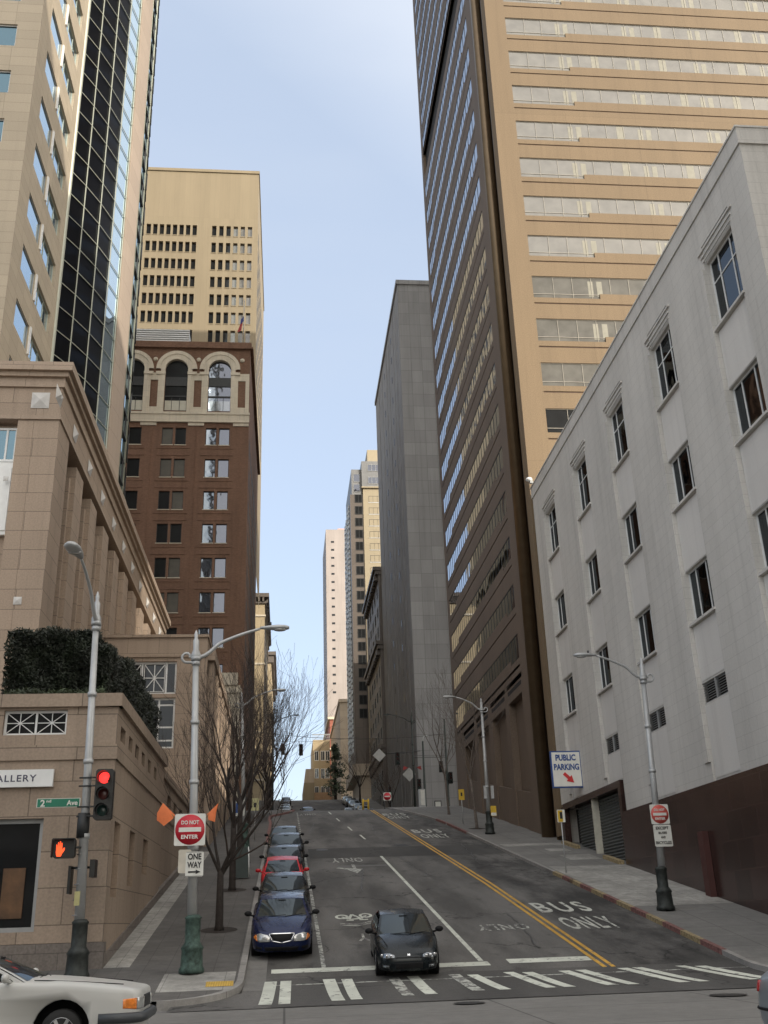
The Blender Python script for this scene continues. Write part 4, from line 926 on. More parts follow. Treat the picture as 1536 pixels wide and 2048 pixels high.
# ------------------------------------------------------------ unseen blocks added behind the viewer to shade the street and mirror in glass
for nm, x0, x1, y0, y1, H, lb in (('added_unseen_block', 12, 54, -34, -3, 92, 'unseen office block added behind the viewer on the right to shade the street'), ('added_unseen_block', -60, -10, -40, -12, 22, 'unseen office block added behind the viewer on the left for glass reflections')):
    t = thing(nm, (x0, y1, 0), lb, 'building', 'unseen blocks added for shade and reflections')
    m = MB(); m.box(x0, x1, y0, y1, 0, H); m.build('wall', greyoff if x0 > 0 else beigeb, t)
    m = MB()
    for k in range(int(H/3.8)-1): m.box(x0+1, x1-1, y1, y1+.05, 5+k*3.8, 7+k*3.8)
    each(m, 'window_band', gl_dark, t)
SILX, SILY = 6.36, 14.1
FLG = ([(-3.33, 4.904), (-2.99, 4.58), (-3.056, 4.477), (-3.275, 4.3), (-3.484, 4.461), (-3.48, 4.644)], [(-1.829, 4.871), (-2.132, 4.587), (-2.086, 4.428), (-1.909, 4.372), (-1.889, 4.621)])
# ------------------------------------------------------------ vehicles
def cpaint(name, c, rough=.18, metal=.3):
    m, t, b = nodes(name); b.inputs['Base Color'].default_value = (*c, 1); b.inputs['Metallic'].default_value = metal; b.inputs['Coat Weight'].default_value = .22; b.inputs['Coat Roughness'].default_value = .03; b.inputs['Specular IOR Level'].default_value = .3
    n = noise(t, 2.5, 5); t.links.new(ramp(t, n, .35, .7, (rough,)*3, (rough+.2,)*3), b.inputs['Roughness']); MAT[name] = m; return m
chrome = plain('chrome', (.75, .76, .78), .12, 1., .05); lens = glass('lamp_lens', (.35, .36, .35), .25, .08, .1, (1, 1, 1), 9); amber = plain('amber_lens', (.75, .22, .03), .25, 0, .3, 20, coat=.6)
redl = plain('red_lens', (.35, .01, .01), .2, 0, .2, 20, coat=.6); rubber = plain('tyre_rubber', (.018, .018, .018), .8, 0, .2, 8); rimm = plain('alloy_rim', (.45, .46, .47), .3, .8, .1, 8)
def car(name, label, cat, mat, L=4.6, W=1.78, H=1.4, hood=1.2, zc=.96, zn=.68, deck=.85, zd=1.0, zr=.85, n=5, ws=.75, rs=.65, style='sedan', group=None, detail=True, wbase=.195, roofw=.36, arch=.37):
    t = local(name, label, cat, group); a, b = W/2, L/2; yc = -b+hood; yd = b-deck; b0 = .2
    def ztop(y):
        if y < yc: u = (y+b)/hood; return zn+(zc-zn)*(1-(1-u)**(1.25 if style == 'boxy' else 1.8))
        if y < yd: return zc+(zd-zc)*(y-yc)/(yd-yc)
        u = (y-yd)/max(deck, .01); return zd+(zr-zd)*u**1.6
    SC = [(0, .97), (.06, .985), (.22, 1.), (.45, 1.), (.72, 1.), (.88, .998), (.96, .99), (1., .965)] if style == 'boxy' else [(0, .94), (.06, .975), (.22, .995), (.45, 1.), (.72, .99), (.88, .972), (.96, .95), (1., .915)]
    def sc(f):
        for (f0, s0), (f1, s1) in zip(SC[:-1], SC[1:]):
            if f <= f1: return s0+(s1-s0)*(f-f0)/(f1-f0)
        return SC[-1][1]
    NS = 88
    def pl(k, s):
        th = 2*pi*k/NS; c_, s_ = cos(th), sin(th); r = (abs(c_/a)**n+abs(s_/b)**n)**(-1/n) if 0 else 1
        x = a*(abs(c_)**(2/n))*(1 if c_ > 0 else -1); y = b*(abs(s_)**(2/n))*(1 if s_ > 0 else -1); return x*s, y*(1-(1-s)*.8)
    vs = []; fs = []; lev = SC+[(None, .8), (None, .55), (None, .25)]
    for f, s in lev:
        for k in range(NS):
            x, y = pl(k, s); zt = ztop(max(-b*.97, min(b*.97, y)))
            z = b0+(zt-b0)*f if f is not None else zt+{.8: .028, .55: .048, .25: .06}[s]
            vs.append((x, y, z))
    nl = len(lev); fs = [(i*NS+k, i*NS+(k+1) % NS, (i+1)*NS+(k+1) % NS, (i+1)*NS+k) for i in range(nl-1) for k in range(NS)]
    for base_, rev in ((0, True), ((nl-1)*NS, False)):       # close with strips across
        r = [base_+k for k in range(NS)]
        for k in range(1, NS//2): q = (r[k], r[k+1], r[NS-k-1], r[NS-k]); 
        half = NS//2
        for k in range(half): 
            i0, i1, j0, j1 = r[k], r[k+1], r[(NS-k) % NS], r[(NS-k-1) % NS]
            idx = [i0, i1, j1, j0]; u = []
            for q in idx:
                if q not in u: u.append(q)
            if len(u) > 2: fs.append(tuple(reversed(u)) if rev else tuple(u))
    m = MB(); m.add(vs, fs, True); body = m.build('body', mat, t)
    wy = [-b+L*wbase, b-L*.2]; R_ = .315
    m = MB()
    for y in wy:
        for sx in (-1, 1): m.lathe((0, y, R_+.02), [(arch, sx*(a-.3)), (arch, sx*(a+.3))] if sx > 0 else [(arch, -(a+.3)), (arch, -(a-.3))], 24, 0)
    lin = MB()
    for y in wy:
        for sx in (-1, 1):
            n_ = 20; v_ = [(sx*(a-q), y+(arch-.008)*cos(2*pi*k/n_), R_+.02+(arch-.008)*sin(2*pi*k/n_)) for q in (.03, .29) for k in range(n_)]; lin.add(v_, [(k, (k+1) % n_, n_+(k+1) % n_, n_+k) for k in range(n_)]+[tuple(n_+k for k in range(n_))], True)
    each(lin, 'wheel_arch_liner', blackm, t, fix=False)
    cut = m.build('cutter', mat); md = body.modifiers.new('b', 'BOOLEAN'); md.object = cut; md.operation = 'DIFFERENCE'; md.solver = 'EXACT'
    dg = bpy.context.evaluated_depsgraph_get(); dg.update(); me = bpy.data.meshes.new_from_object(body.evaluated_get(dg)); body.modifiers.clear(); body.data = me; bpy.data.objects.remove(cut)
    for p_ in me.polygons: p_.use_smooth = True
    def front(x, z, rear=False):
        f = max(0, min(1, (z-b0)/((zr if rear else zn)+.06-b0))); s = sc(f); q = min(.999, abs(x)/(a*s)); y = b*(1-(1-s)*.8)*(1-q**n)**(1/n); return y if rear else -y
    def patch(m, poly, out=.012, rear=False):
        pts = []
        for i in range(len(poly)):
            p, q = poly[i], poly[(i+1) % len(poly)]
            for k in range(4): pts.append((p[0]+(q[0]-p[0])*k/4, p[1]+(q[1]-p[1])*k/4))
        cx = sum(p[0] for p in pts)/len(pts); cz = sum(p[1] for p in pts)/len(pts); N_ = len(pts); sg = 1 if rear else -1; v = []
        for s, o in ((1., -.02), (1., out*.6), (.85, out), (.45, out), (.05, out)):
            for p in pts: x = cx+(p[0]-cx)*s; z = cz+(p[1]-cz)*s; v.append((x, front(x, z, rear)+sg*o, z))
        m.add(v, [(i*N_+k, i*N_+(k+1) % N_, (i+1)*N_+(k+1) % N_, (i+1)*N_+k) for i in range(4) for k in range(N_)]+[tuple(4*N_+k for k in range(N_))], True); return m
    sym = lambda P: [(-x, z) for x, z in P]
    # greenhouse
    wb, wt = a-.075, W*roofw
    yr0, yr1 = yc+ws, yd-rs
    def lerp(p, q, u): return tuple(p[i]+(q[i]-p[i])*u for i in range(len(p)))
    def surf(kind, u, v):
        """u across, v bottom(0) to top(1)"""
        if kind == 'f': q = 2*u-1; B = (q*wb*.97, yc-.16+.2*q*q, ztop(yc)+.0); T = (q*wt, yr0-.03+.06*q*q, H-.035-.03*q*q)
        if kind == 'r': q = 1-2*u; B = (q*wb*.95, yd+.13-.14*q*q, ztop(yd)+.0); T = (q*wt, yr1+.03-.05*q*q, H-.05-.03*q*q)
        if kind in 'sp': g = 1 if kind == 's' else -1; yb = yc+.04+(yd-.01-yc-.04)*u; yt = yr0+.03+(yr1-.02-yr0-.03)*u; B = (g*wb*(.97-.02*u), yb, ztop(yb)-.01); T = (g*wt, yt, H-.065-.015*u)
        p = lerp(B, T, v); bl = .03*sin(pi*v)
        return (p[0]+(bl*.6 if kind == 's' else -bl*.6 if kind == 'p' else 0), p[1]+(-bl*.6 if kind == 'f' else bl*.6 if kind == 'r' else 0), p[2]+bl*.3)
    def grid(m, fn, nu=10, nv=6):
        m.add([fn(i/nu, j/nv) for j in range(nv+1) for i in range(nu+1)], [(j*(nu+1)+i, j*(nu+1)+i+1, (j+1)*(nu+1)+i+1, (j+1)*(nu+1)+i) for j in range(nv) for i in range(nu)], True)
    m = MB()
    for k in 'frsp': grid(m, lambda u, v, k=k: surf(k, u, v))
    def roof(u, v): q = 2*u-1; y0 = yr0-.03+.06*q*q; y1 = yr1+.03-.05*q*q; return (q*wt, y0+(y1-y0)*v, H-.035-.03*q*q-.015*v+.035*sin(pi*v)+.0)
    grid(m, roof, 10, 8); m.build('cabin', mat, t, fix=False)
    def pane(nm, kind, u0, u1, v0, v1, o=.009, mt=None, par=None):
        m = MB(); D = {'f': (0, -.8*o, .6*o), 'r': (0, .8*o, .6*o), 's': (.9*o, 0, .4*o), 'p': (-.9*o, 0, .4*o)}[kind]
        grid(m, lambda u, v: tuple(x+d for x, d in zip(surf(kind, u0+(u1-u0)*u, v0+(v1-v0)*v), D))); return m.build(nm, mt or gl_car, t, fix=False)
    wsn = pane('windshield', 'f', .045, .955, .03, .95); pane('rear_window', 'r', .07, .93, .06, .92)
    for k in 'sp': pane('side_window', k, .06, .47, .06, .93); pane('side_window', k, .5, .86, .06, .93)
    m = MB()
    for x0, x1 in ((-.55*wb, .12), (.1, .78*wb)): p = surf('f', (x0/wb+1)/2, .02); q = surf('f', (x1/wb+1)/2, .09); m.tube([(p[0], p[1]-.03, p[2]+.03), (q[0], q[1]-.03, q[2]+.03)], .011, 4)
    m.build('wiper', blackm, wsn)
    m = MB(); p = surf('f', .5, .86); m.box(-.11, .11, p[1]-.012, p[1]+.0, p[2]-.035, p[2]+.025); m.build('mirror_inside', blackm, wsn)
    for sx in (-1, 1):
        m = MB(); m.ell((sx*(a+.1), yc+.28, ztop(yc)+.07), (.115, .06, .075), 10, 6); m.tube([(sx*(a-.09), yc+.25, ztop(yc)+.0), (sx*(a+.06), yc+.28, ztop(yc)+.04)], .03, 6); m.build('side_mirror', mat if style in ('red', 'boxy') else blackm, t)
        for y in wy:
            m = MB(); m.lathe((0, y, R_), [(R_*.62, sx*(a-.03)), (R_*.95, sx*(a-.03)), (R_, sx*(a-.07)), (R_, sx*(a-.2)), (R_*.9, sx*(a-.23))], 26, 0); tyre = m.build('tyre', rubber, t)
            m = MB(); m.lathe((0, y, R_), [(R_*.62, sx*(a-.1)), (R_*.64, sx*(a-.028)), (R_*.58, sx*(a-.035)), (R_*.56, sx*(a-.1))], 20, 0)
            for k in range(6):
                an = 2*pi*k/6; d = Vector((0, cos(an), sin(an))); m.tube([Vector((sx*(a-.06), y, R_)), Vector((sx*(a-.05), y, R_))+d*R_*.6], .035, 4, False)
            m.ell((sx*(a-.05), y, R_), (.02, .05, .05), 8, 6); m.build('rim', rimm, tyre)
    if detail:
        if style == 'sedan':
            P = [(.30, .62), (.34, .5), (.62, .49), (.8, .56), (.78, .68), (.6, .705), (.42, .675)]
            for Q in (P, sym(P)): m = MB(); patch(m, Q, .022); h = m.build('headlight', lens, t); m = MB(); P2 = [(.68, .5), (.8, .56), (.79, .66), (.72, .66)]; patch(m, P2 if Q is P else sym(P2), .028); m.build('turn_signal', amber, h)
            m = MB(); patch(m, [(-.33, .685), (.33, .685), (.24, .53), (0, .49), (-.24, .53)], .03); gr = m.build('grille', blackm, t)
            m = MB(); Gp = [(-.36, .7), (.36, .7), (.26, .52), (0, .47), (-.26, .52)]
            for i in range(5): p, q = Gp[i], Gp[(i+1) % 5]; m.tube([(p[0]+(q[0]-p[0])*k/6, front(p[0]+(q[0]-p[0])*k/6, p[1]+(q[1]-p[1])*k/6)-.035, p[1]+(q[1]-p[1])*k/6) for k in range(7)], .017 if i else .024, 6)
            m.build('grille_surround', chrome, gr)
            m = MB(); patch(m, [(-.5, .36), (.5, .36), (.44, .25), (-.44, .25)], .01)
            for sx in (-1, 1): patch(m, [(sx*.56, .36), (sx*.74, .37), (sx*.74, .29), (sx*.56, .28)], .01)
            m.build('lower_intake', blackm, t)
        elif style == 'coupe':
            P = [(.36, .6), (.36, .535), (.58, .505), (.76, .53), (.78, .6), (.62, .635), (.48, .635)]
            for Q in (P, sym(P)):
                m = MB(); patch(m, Q, .016); h = m.build('headlight', glass('dark_lamp', (.03, .03, .03), .2, .05, .0) if 'dark_lamp' not in MAT else MAT['dark_lamp'], t); sg = 1 if Q is P else -1
                m = MB()
                for x in (.45, .56, .68): m.ell((sg*x, front(x, .57)-.02, .572), (.042, .012, .04), 12, 6)
                m.build('lamp_bowl', chrome, h)
                m = MB(); patch(m, [(sg*.5, .36), (sg*.68, .37), (sg*.68, .29), (sg*.5, .28)], .008); f_ = m.build('fog_light', darkm, t); m = MB(); patch(m, [(sg*.52, .345), (sg*.66, .35), (sg*.66, .3), (sg*.52, .295)], .014); m.build('fog_lens', MAT['dark_lamp'], f_)
            m = MB(); patch(m, [(-.36, .42), (.36, .42), (.34, .27), (-.34, .27)], .008); m.build('lower_intake', blackm, t)
            m = MB(); patch(m, [(-.34, .545), (.34, .545), (.34, .525), (-.34, .525)], .006); m.build('nose_slot', blackm, t)
            m = MB(); vs_, fs_ = text_mesh('H', .05, .008); m.add([(v[0]*.06, front(0, .6)-.022+(.02-v[2])*0+(v[1]+.5)*.02-v[2], .605+v[1]*.045) for v in vs_], fs_); m.build('hood_emblem', chrome, t)
        elif style == 'boxy':
            for sg in (-1, 1):
                m = MB(); patch(m, [(sg*.4, .75), (sg*.4, .58), (sg*.74, .58), (sg*.74, .74)], .02); h = m.build('headlight', lens, t)
                m = MB(); patch(m, [(sg*.745, .74), (sg*.745, .58), (sg*.835, .6), (sg*.835, .73)], .02); m.build('turn_signal', amber, h)
            m = MB(); patch(m, [(-.36, .76), (.36, .76), (.36, .58), (-.36, .58)], .02); m.build('grille', darkm, t)
        else:
            P = [(.36, .68), (.38, .56), (.66, .54), (.8, .6), (.76, .7), (.6, .71)]
            for Q in (P, sym(P)): m = MB(); patch(m, Q, .018); m.build('headlight', lens, t)
            m = MB(); patch(m, [(-.34, .66), (.34, .66), (.3, .54), (-.3, .54)], .014); m.build('grille', blackm, t); m = MB(); patch(m, [(-.55, .4), (.55, .4), (.5, .27), (-.5, .27)], .01); m.build('lower_intake', blackm, t)
    # shut lines and plate
    m = MB()
    for sx in (-1, 1):
        pts = [(sx*(.62*a+.24*a*k/8), -b+.3+(hood-.4)*k/8, 0) for k in range(9)]
        m.tube([(x, y, ztop(y)+.062-.055*(abs(x)/a)**2) for x, y, _ in pts], .009, 4)
    m.build('hood_line', blackm, t)
    m = MB()
    for sg in (-1, 1): patch(m, [(sg*.45, .82), (sg*.45, .68), (sg*.8, .68), (sg*.8, .8)], .02, True)
    each(m, 'tail_light', redl, t)
    m = MB(); m.tube([(0, b*.55-0*k, 0) for k in (0,)]*2 if 0 else [(x*a*.9, front(x*a*.9, .48, True)+.012, .48) for x in [k/8 for k in range(-8, 9)]], .02, 5); m.build('rear_strip', blackm, t)
    return t
SL = math.atan(.163); SL2 = math.atan(.157)
def park(c, x, yf, L, slope=SL, rev=False, label=None, off=.02):
    y = yf+L/2*cos(slope); c.location = (x, y, gz(y)+off); c.rotation_euler = ((slope if not rev else -slope), 0, pi if rev else 0)
    return c
PK = 'cars parked along the left kerb'
blue = cpaint('dark_blue_paint', (.006, .013, .055)); blk = cpaint('black_paint', (.006, .007, .009)); red = cpaint('red_paint', (.5, .012, .02), .3, 0.); dgrey = cpaint('dark_grey_paint', (.03, .033, .038)); navy = cpaint('black_green_paint', (.008, .012, .015)); wht = cpaint('white_paint', (.5, .5, .475), .35, 0.); slv = cpaint('silver_blue_paint', (.3, .34, .37), .3, .6)
car1 = car('parked_car', 'dark blue sedan with chrome pentagon grille at the front of the parked row', 'car', blue, 4.8, 1.8, 1.42, 1.25, n=5, group=PK); park(car1, -.08, 31.0, 4.8)
car2 = car('parked_car', 'black sedan parked directly behind the front dark blue one', 'car', blk, 4.6, 1.78, 1.42, 1.2, style='plain', group=PK); park(car2, -.02, 36.3, 4.6)
car3 = car('parked_car', 'bright red car parked in the row, third from the front', 'car', red, 4.4, 1.72, 1.42, 1.1, style='red', deck=.5, group=PK); park(car3, -.1, 41.5, 4.4)
c = dup(car2, (0, 0, 0), 'dark grey sedan parked right behind the bright red car'); park(c, -.05, 46.4, 4.6)
for ch in c.children:
    if ch.name.startswith(('body', 'cabin')): ch.data = ch.data.copy(); ch.data.materials[0] = dgrey
c = dup(car2, (0, 0, 0), 'black car with wide mirrors, second from the uphill end of the parked row'); park(c, .05, 52.0, 4.6); c.scale = (1.04, 1, 1.05)
c = dup(car2, (0, 0, 0), 'black car at the uphill end of the parked row'); park(c, -.05, 57.3, 4.6)
for ch in c.children:
    if ch.name.startswith(('body', 'cabin')): ch.data = ch.data.copy(); ch.data.materials[0] = navy
civ = car('black_hatchback', 'black compact hatchback waiting across the stop line', 'car', navy, 4.05, 1.7, 1.34, 1.12, zc=.9, zn=.6, deck=.35, zd=.92, n=5.2, ws=.85, rs=.8, style='coupe'); park(civ, 3.24, 28.05, 4.05); civ.rotation_euler.z = radians(-2)
vol = car('white_sedan', 'white boxy sedan with amber corner lamp driving into view at the lower left', 'car', wht, 4.9, 1.76, 1.43, 1.72, zc=1.02, zn=.85, deck=1.0, n=9, ws=.75, style='boxy', wbase=.235, arch=.43)
vol.rotation_euler.z = radians(90); vol.location = (-2.2-2.45, 18.2, .01)
m = MB(); pts = []
for k in range(41):
    q = -1+k/20; x = q*.86; pts.append((x, -2.45*(1-abs(x/.9)**9)**(1/9)-.04, .47))
m.tube([(-.9, -1.85, .47)]+pts+[(.9, -1.85, .47)], .075, 8); m.build('bumper', plain('dark_grey_bumper', (.05, .055, .06), .5), vol)
sil = car('silver_car', 'silver blue car leaving the picture at the lower right edge', 'car', slv, 4.5, 1.75, 1.4, style='plain', detail=False); sil.rotation_euler.z = radians(90); sil.location = (SILX+2.25, SILY, 0)
FR = 'cars in the block beyond the next cross street'
def far(src, x, y, lab, mt=None, rev=True, slope=SL2, grp=FR):
    c = dup(src, (x, y, gz(y)+.02), lab, (slope if not rev else -slope, 0, 0 if not rev else pi), grp)
    if mt:
        for ch in c.children:
            if ch.name.startswith(('body', 'cabin')): ch.data = ch.data.copy(); ch.data.materials[0] = mt
    return c
far(car2, 3.1, 145, 'dark blue car climbing the middle lane beyond the crest', blue, True)
for x, y, lab, mt in ((10.9, 138, 'pale car nearest the corner in the far right parked row', slv), (10.8, 145, 'white car in the far right row just behind the nearest corner one', wht), (10.7, 151.5, 'silver car in the middle of the far right parked row', slv), (10.6, 161, 'silver people carrier higher up in the far right parked row', slv), (10.6, 168, 'grey car second from the top of the far right parked row', dgrey), (10.5, 175, 'white car at the top of the far right parked row', wht)):
    far(car2, x, y, lab, mt, False)
far(car2, 8.6, 141, 'silver car standing in the right lane just beyond the crest', slv, True)
for x, y, lab, mt in ((-.1, 141, 'white car first in the far left parked row', wht), (-.1, 147.5, 'silver car second in the far left parked row', slv), (.0, 154, 'white car third in the far left parked row', wht), (.1, 176, 'dark car near the top of the far left parked row', dgrey)): far(car2, x, y, lab, mt, False)
# ------------------------------------------------------------ street lamps
patina = plain('green_patina', (.05, .085, .07), .75, .2, .6, 7, .4); polem = plain('aluminium_pole_paint', (.42, .43, .43), .45, .3, .12, 2, .1); poled = plain('dark_green_pole', (.035, .045, .04), .55, .2, .25, 2)
basedk = plain('black_cast_iron', (.03, .035, .032), .6, .3, .5, 6, .4)
LG = 'ornate street lamps along the side street'
def lamp(x, y, top, reach, lab, pm, bm_, lean=(0, 0), arm_dir=(1, 0), zb=None, headup=.3, seg=16, rise=None, hs=1.):
    z0 = zb if zb is not None else gz(y)+.15; h = top-z0; t = thing('street_lamp', (x, y, z0), lab, 'street lamp', LG)
    X = lambda f: (x+lean[0]*f, y+lean[1]*f, z0+h*f)
    m = MB(); m.lathe((x, y, z0), [(.33, 0), (.33, .1), (.29, .16), (.27, .55), (.3, .6), (.25, .68), (.2, .75), (.2, 1.3), (.23, 1.34), (.15, 1.42)], 16, flute=.05); m.build('base', bm_, t)
    m = MB(); hp = .90
    m.tube([X(0.12), X(hp)], [.135, .085], seg)
    for f, r in ((.33, .15), (.52, .135), (.70, .125), (.885, .12), (.9, .14), (.915, .1)): a_, b_ = X(f), X(f+.012); m.tube([a_, b_], [r, r], seg)
    m.build('pole', pm, t)
    m = MB(); q = X(.9); m.tube([X(.9), X(.92), X(.935), X(.965), X(.972), X(.985), X(1)], [.13, .14, .085, .09, .05, .06, .008], 12); m.build('finial', pm, t)
    ax, ay = arm_dir; J = Vector(X(.905)); rz = rise if rise is not None else .9
    m = MB(); pts = []
    for k in range(15): u = k/14; pts.append(J+Vector((ax*reach*u, ay*reach*u, -.12*sin(min(1, u*3)*pi)+rz*(u**.8)*(1.25-.25*u) if u < 1 else rz)))
    m.tube(pts, [.06-.02*k/14 for k in range(15)], 8)
    sc_ = []
    for k in range(13): an = -pi/2-k/12*1.6*pi; r = .16*(1-.45*k/12); sc_.append(J+Vector((-ax*(.2+r*cos(an)*-1*1) if 0 else -ax*(.26-r*cos(an)*1.0), -ay*(.26-r*cos(an)), .06+r*sin(an))))
    m.tube([J, J+Vector((-ax*.12, -ay*.12, -.1))]+sc_, .04, 6); m.build('arm', pm, t)
    e = pts[-1]; m = MB(); prof = [(0, .05, .05), (.12, .08, .06), (.3, .13, .085), (.55, .16, .1), (.75, .14, .09), (.86, .06, .05)]; vs = []
    for d, wd, ht in [(p_[0]*hs, p_[1]*hs, p_[2]*hs) for p_ in prof]:
        for k in range(12): an = 2*pi*k/12; vs.append((e.x+ax*d-ay*wd*cos(an), e.y+ay*d+ax*wd*cos(an), e.z+.02+ht*(sin(an) if sin(an) > 0 else sin(an)*.6)))
    n = len(prof); m.add(vs, [(i*12+k, i*12+(k+1) % 12, (i+1)*12+(k+1) % 12, (i+1)*12+k) for i in range(n-1) for k in range(12)]+[tuple(range(12)), tuple((n-1)*12+k for k in range(12))], True)
    hd = m.build('lamp_head', pm, t); m = MB(); m.ell((e.x+ax*.58, e.y+ay*.58, e.z-.03), (.2 if ax else .12, .12 if ax else .2, .05), 10, 6); m.build('lens', lens, hd); m = MB(); m.lathe((e.x+ax*.3, e.y+ay*.3, e.z+.1), [(.035, 0), (.035, .1)], 8); m.build('photocell', darkm, hd)
    return t
lamp(-5.32, 29.05, 11.0, 1.9, 'pale lamp post on the left corner holding the red traffic signal', polem, basedk, lean=(-.22, 0), arm_dir=(-.1, -.99), rise=1.35, hs=1.35)
lamp(-2.42, 29.2, 9.85, 1.85, 'pale lamp post with green base holding the round red sign and orange flags', polem, patina, lean=(-.22, 0))
lamp(13.05, 36.2, 10.65, 1.7, 'pale lamp post with black base on the right kerb in front of the garage', polem, basedk, lean=(.28, 0), arm_dir=(-1, 0))
lamp(12.95, 66.0, 15.3, 1.7, 'pale lamp post with yellow sign on the right pavement before the tan tower', polem, basedk, lean=(0, 0), arm_dir=(-1, 0))
lamp(-2.3, 60.6, 14.75, 1.75, 'pale lamp post behind the bare street trees on the left pavement', polem, patina, arm_dir=(1, 0), lean=(-.35, 0))
lamp(-1.45, 119, 24.8, 2.2, 'dark lamp post seen against the sky beyond the crest on the left', poled, basedk)
lamp(14.85, 119, 24.7, 2.5, 'dark lamp post in front of the grey slab on the far right corner', poled, basedk, arm_dir=(-1, 0))
strap = plain('steel_strap', (.3, .3, .3), .4, .8)
for (x, y, z, n_, lab) in ((-5.43, 29.05, 3.3, 5, 'steel banding and pasted notices wrapped round the traffic signal post'), (-2.46, 29.2, 1.9, 3, 'steel banding and pasted notice wrapped round the green based lamp post')):
    t = thing('pole_banding', (x, y, z), lab, 'banding')
    m = MB()
    for k in range(n_): m.lathe((x, y, z-1.2+k*.38), [(.128, 0), (.128, .025)], 16)
    m.build('band', strap, t)
    m = MB(); m.box(x-.07, x+.07, y-.135, y-.125, z-.95, z-.6); m.build('notice', plain('yellow_paper_notice', (.45, .42, .2), .8), t)
# ------------------------------------------------------------ signs and signals
rsign = plain('red_sign_face', (.5, .015, .03), .4, 0, .08, 6); wsign = plain('white_sign_face', (.68, .68, .63), .45, 0, .08, 4); blkl = plain('black_lettering', (.015, .015, .017), .5); pinks = plain('faded_red_sign_face', (.58, .1, .08), .5, 0, .12, 6)
grn = plain('green_sign_face', (.01, .17, .1), .4); yelw = plain('yellow_sign_face', (.62, .4, .03), .5, 0, .1, 5); creams = plain('cream_sign_face', (.6, .56, .47), .6)
def board(m, x0, x1, y, z0, z1, th=.012, r=.03):
    c = [(x0+r, z0), (x1-r, z0), (x1, z0+r), (x1, z1-r), (x1-r, z1), (x0+r, z1), (x0, z1-r), (x0, z0+r)]; m.prism(c, 1, y, y+th)
def no_entry(name, x, y, z, s, lab, face, txt, nm='do_not_enter_sign'):
    t = thing(nm, (x, y, z), lab, 'traffic sign'); m = MB(); board(m, x-s, x+s, y, z-s, z+s); m.build('board', wsign, t)
    m = MB(); m.lathe((x, y-.006, z), [(s*.95, 0), (s*.95, .004)], 40, 1); d = m.build('disc', face, t)
    m = MB(); m.box(x-s*.72, x+s*.72, y-.013, y-.009, z-s*.14, z+s*.14); sign_text(m, 'DO NOT', x, y-.008, z+s*.45, s*1.15, s*.25, .03); sign_text(m, 'ENTER', x, y-.008, z-s*.45, s*1.1, s*.25, .03); m.build('lettering', txt, d)
    m = MB(); m.box(x-.05, x+.05, y+.013, y+.06, z-s*.8, z+s*.8); m.build('bracket', greyp, t); return t
no_entry('', -2.575, 28.95, 4.19, .415, 'round red DO NOT ENTER sign on the green based lamp post, orange flags beside it', rsign, wsign)
t = thing('one_way_sign', (-2.4, 28.9, 3.3), 'white ONE WAY sign with black arrow under the large round red sign', 'traffic sign')
m = MB(); board(m, -2.655, -2.18, 28.93, 2.98, 3.62); m.build('board', wsign, t)
m = MB(); sign_text(m, 'ONE', -2.42, 28.925, 3.49, .36, .16, .03); sign_text(m, 'WAY', -2.42, 28.925, 3.28, .38, .16, .03)
m.prism([(-2.58, 3.08), (-2.38, 3.08), (-2.38, 3.045), (-2.25, 3.1), (-2.38, 3.155), (-2.38, 3.12), (-2.58, 3.12)], 1, 28.92, 28.925)
for za, zb in ((2.99, 3.0), (3.6, 3.61)): m.box(-2.64, -2.2, 28.922, 28.926, za, zb)
m.build('lettering', blkl, t)
t = thing('blank_sign', (-2.75, 29.0, 3.35), 'back of a small cream sign half hidden behind the ONE WAY sign', 'sign'); m = MB(); board(m, -2.86, -2.52, 29.02, 3.08, 3.68); m.build('board', creams, t); m = MB(); m.box(-2.62, -2.45, 29.035, 29.07, 3.2, 3.5); m.build('bracket', greyp, t)
flagm = plain('orange_flag_cloth', (.75, .2, .07), .8, 0, .12, 3)
for sx, x0, lab in ((-1, -2.95, 'orange flag on the left of the round red sign'), (1, -2.2, 'orange flag on the right of the round red sign, seen edge on')):
    t = thing('warning_flag', (x0, 29, 4.5), lab, 'flag', 'orange flags beside the red sign'); m = MB(); m.tube([(x0, 28.98, 4.45), (x0+sx*.42, 28.98, 4.92)], .012, 5); m.build('stick', plain('wooden_stick', (.3, .2, .1), .7), t)
    P_ = FLG[0] if sx < 0 else FLG[1]; m = MB(); c_ = (sum(p[0] for p in P_)/len(P_), 28.9, sum(p[1] for p in P_)/len(P_)); m.add([c_]+[(p[0], 28.97+.03*((i_*2) % 3-1), p[1]) for i_, p in enumerate(P_)], [(0, 1+i_, 1+(i_+1) % len(P_)) for i_ in range(len(P_))], True)
    m.build('cloth', flagm, t, fix=False)
no_entry('', 13.2, 36.02, 4.92, .335, 'faded round red DO NOT ENTER sign on the right lamp post', pinks, wsign)
t = thing('exception_sign', (13.2, 36, 4.2), 'white EXCEPT BUSES AND BICYCLES plate under the faded red sign', 'traffic sign')
m = MB(); board(m, 12.9, 13.54, 36.02, 3.83, 4.56); m.build('board', wsign, t); m = MB()
for s_, z_, w_ in (('EXCEPT', 4.45, .46), ('BUSES', 4.29, .3), ('AND', 4.14, .17), ('BICYCLES', 3.96, .56)): sign_text(m, s_, 13.22, 36.015, z_, w_, .1 if w_ > .4 else .075, .02)
m.build('lettering', blkl, t)
t = thing('street_name_sign', (-6.5, 29, 5.35), 'green 2nd Ave street name sign on the left signal post', 'street sign')
m = MB(); board(m, -6.7, -5.55, 28.95, 4.85, 5.09, .012, .01); m.build('board', wsign, t); m = MB(); m.box(-6.68, -5.57, 28.94, 28.948, 4.865, 5.075); b_ = m.build('green_face', grn, t)
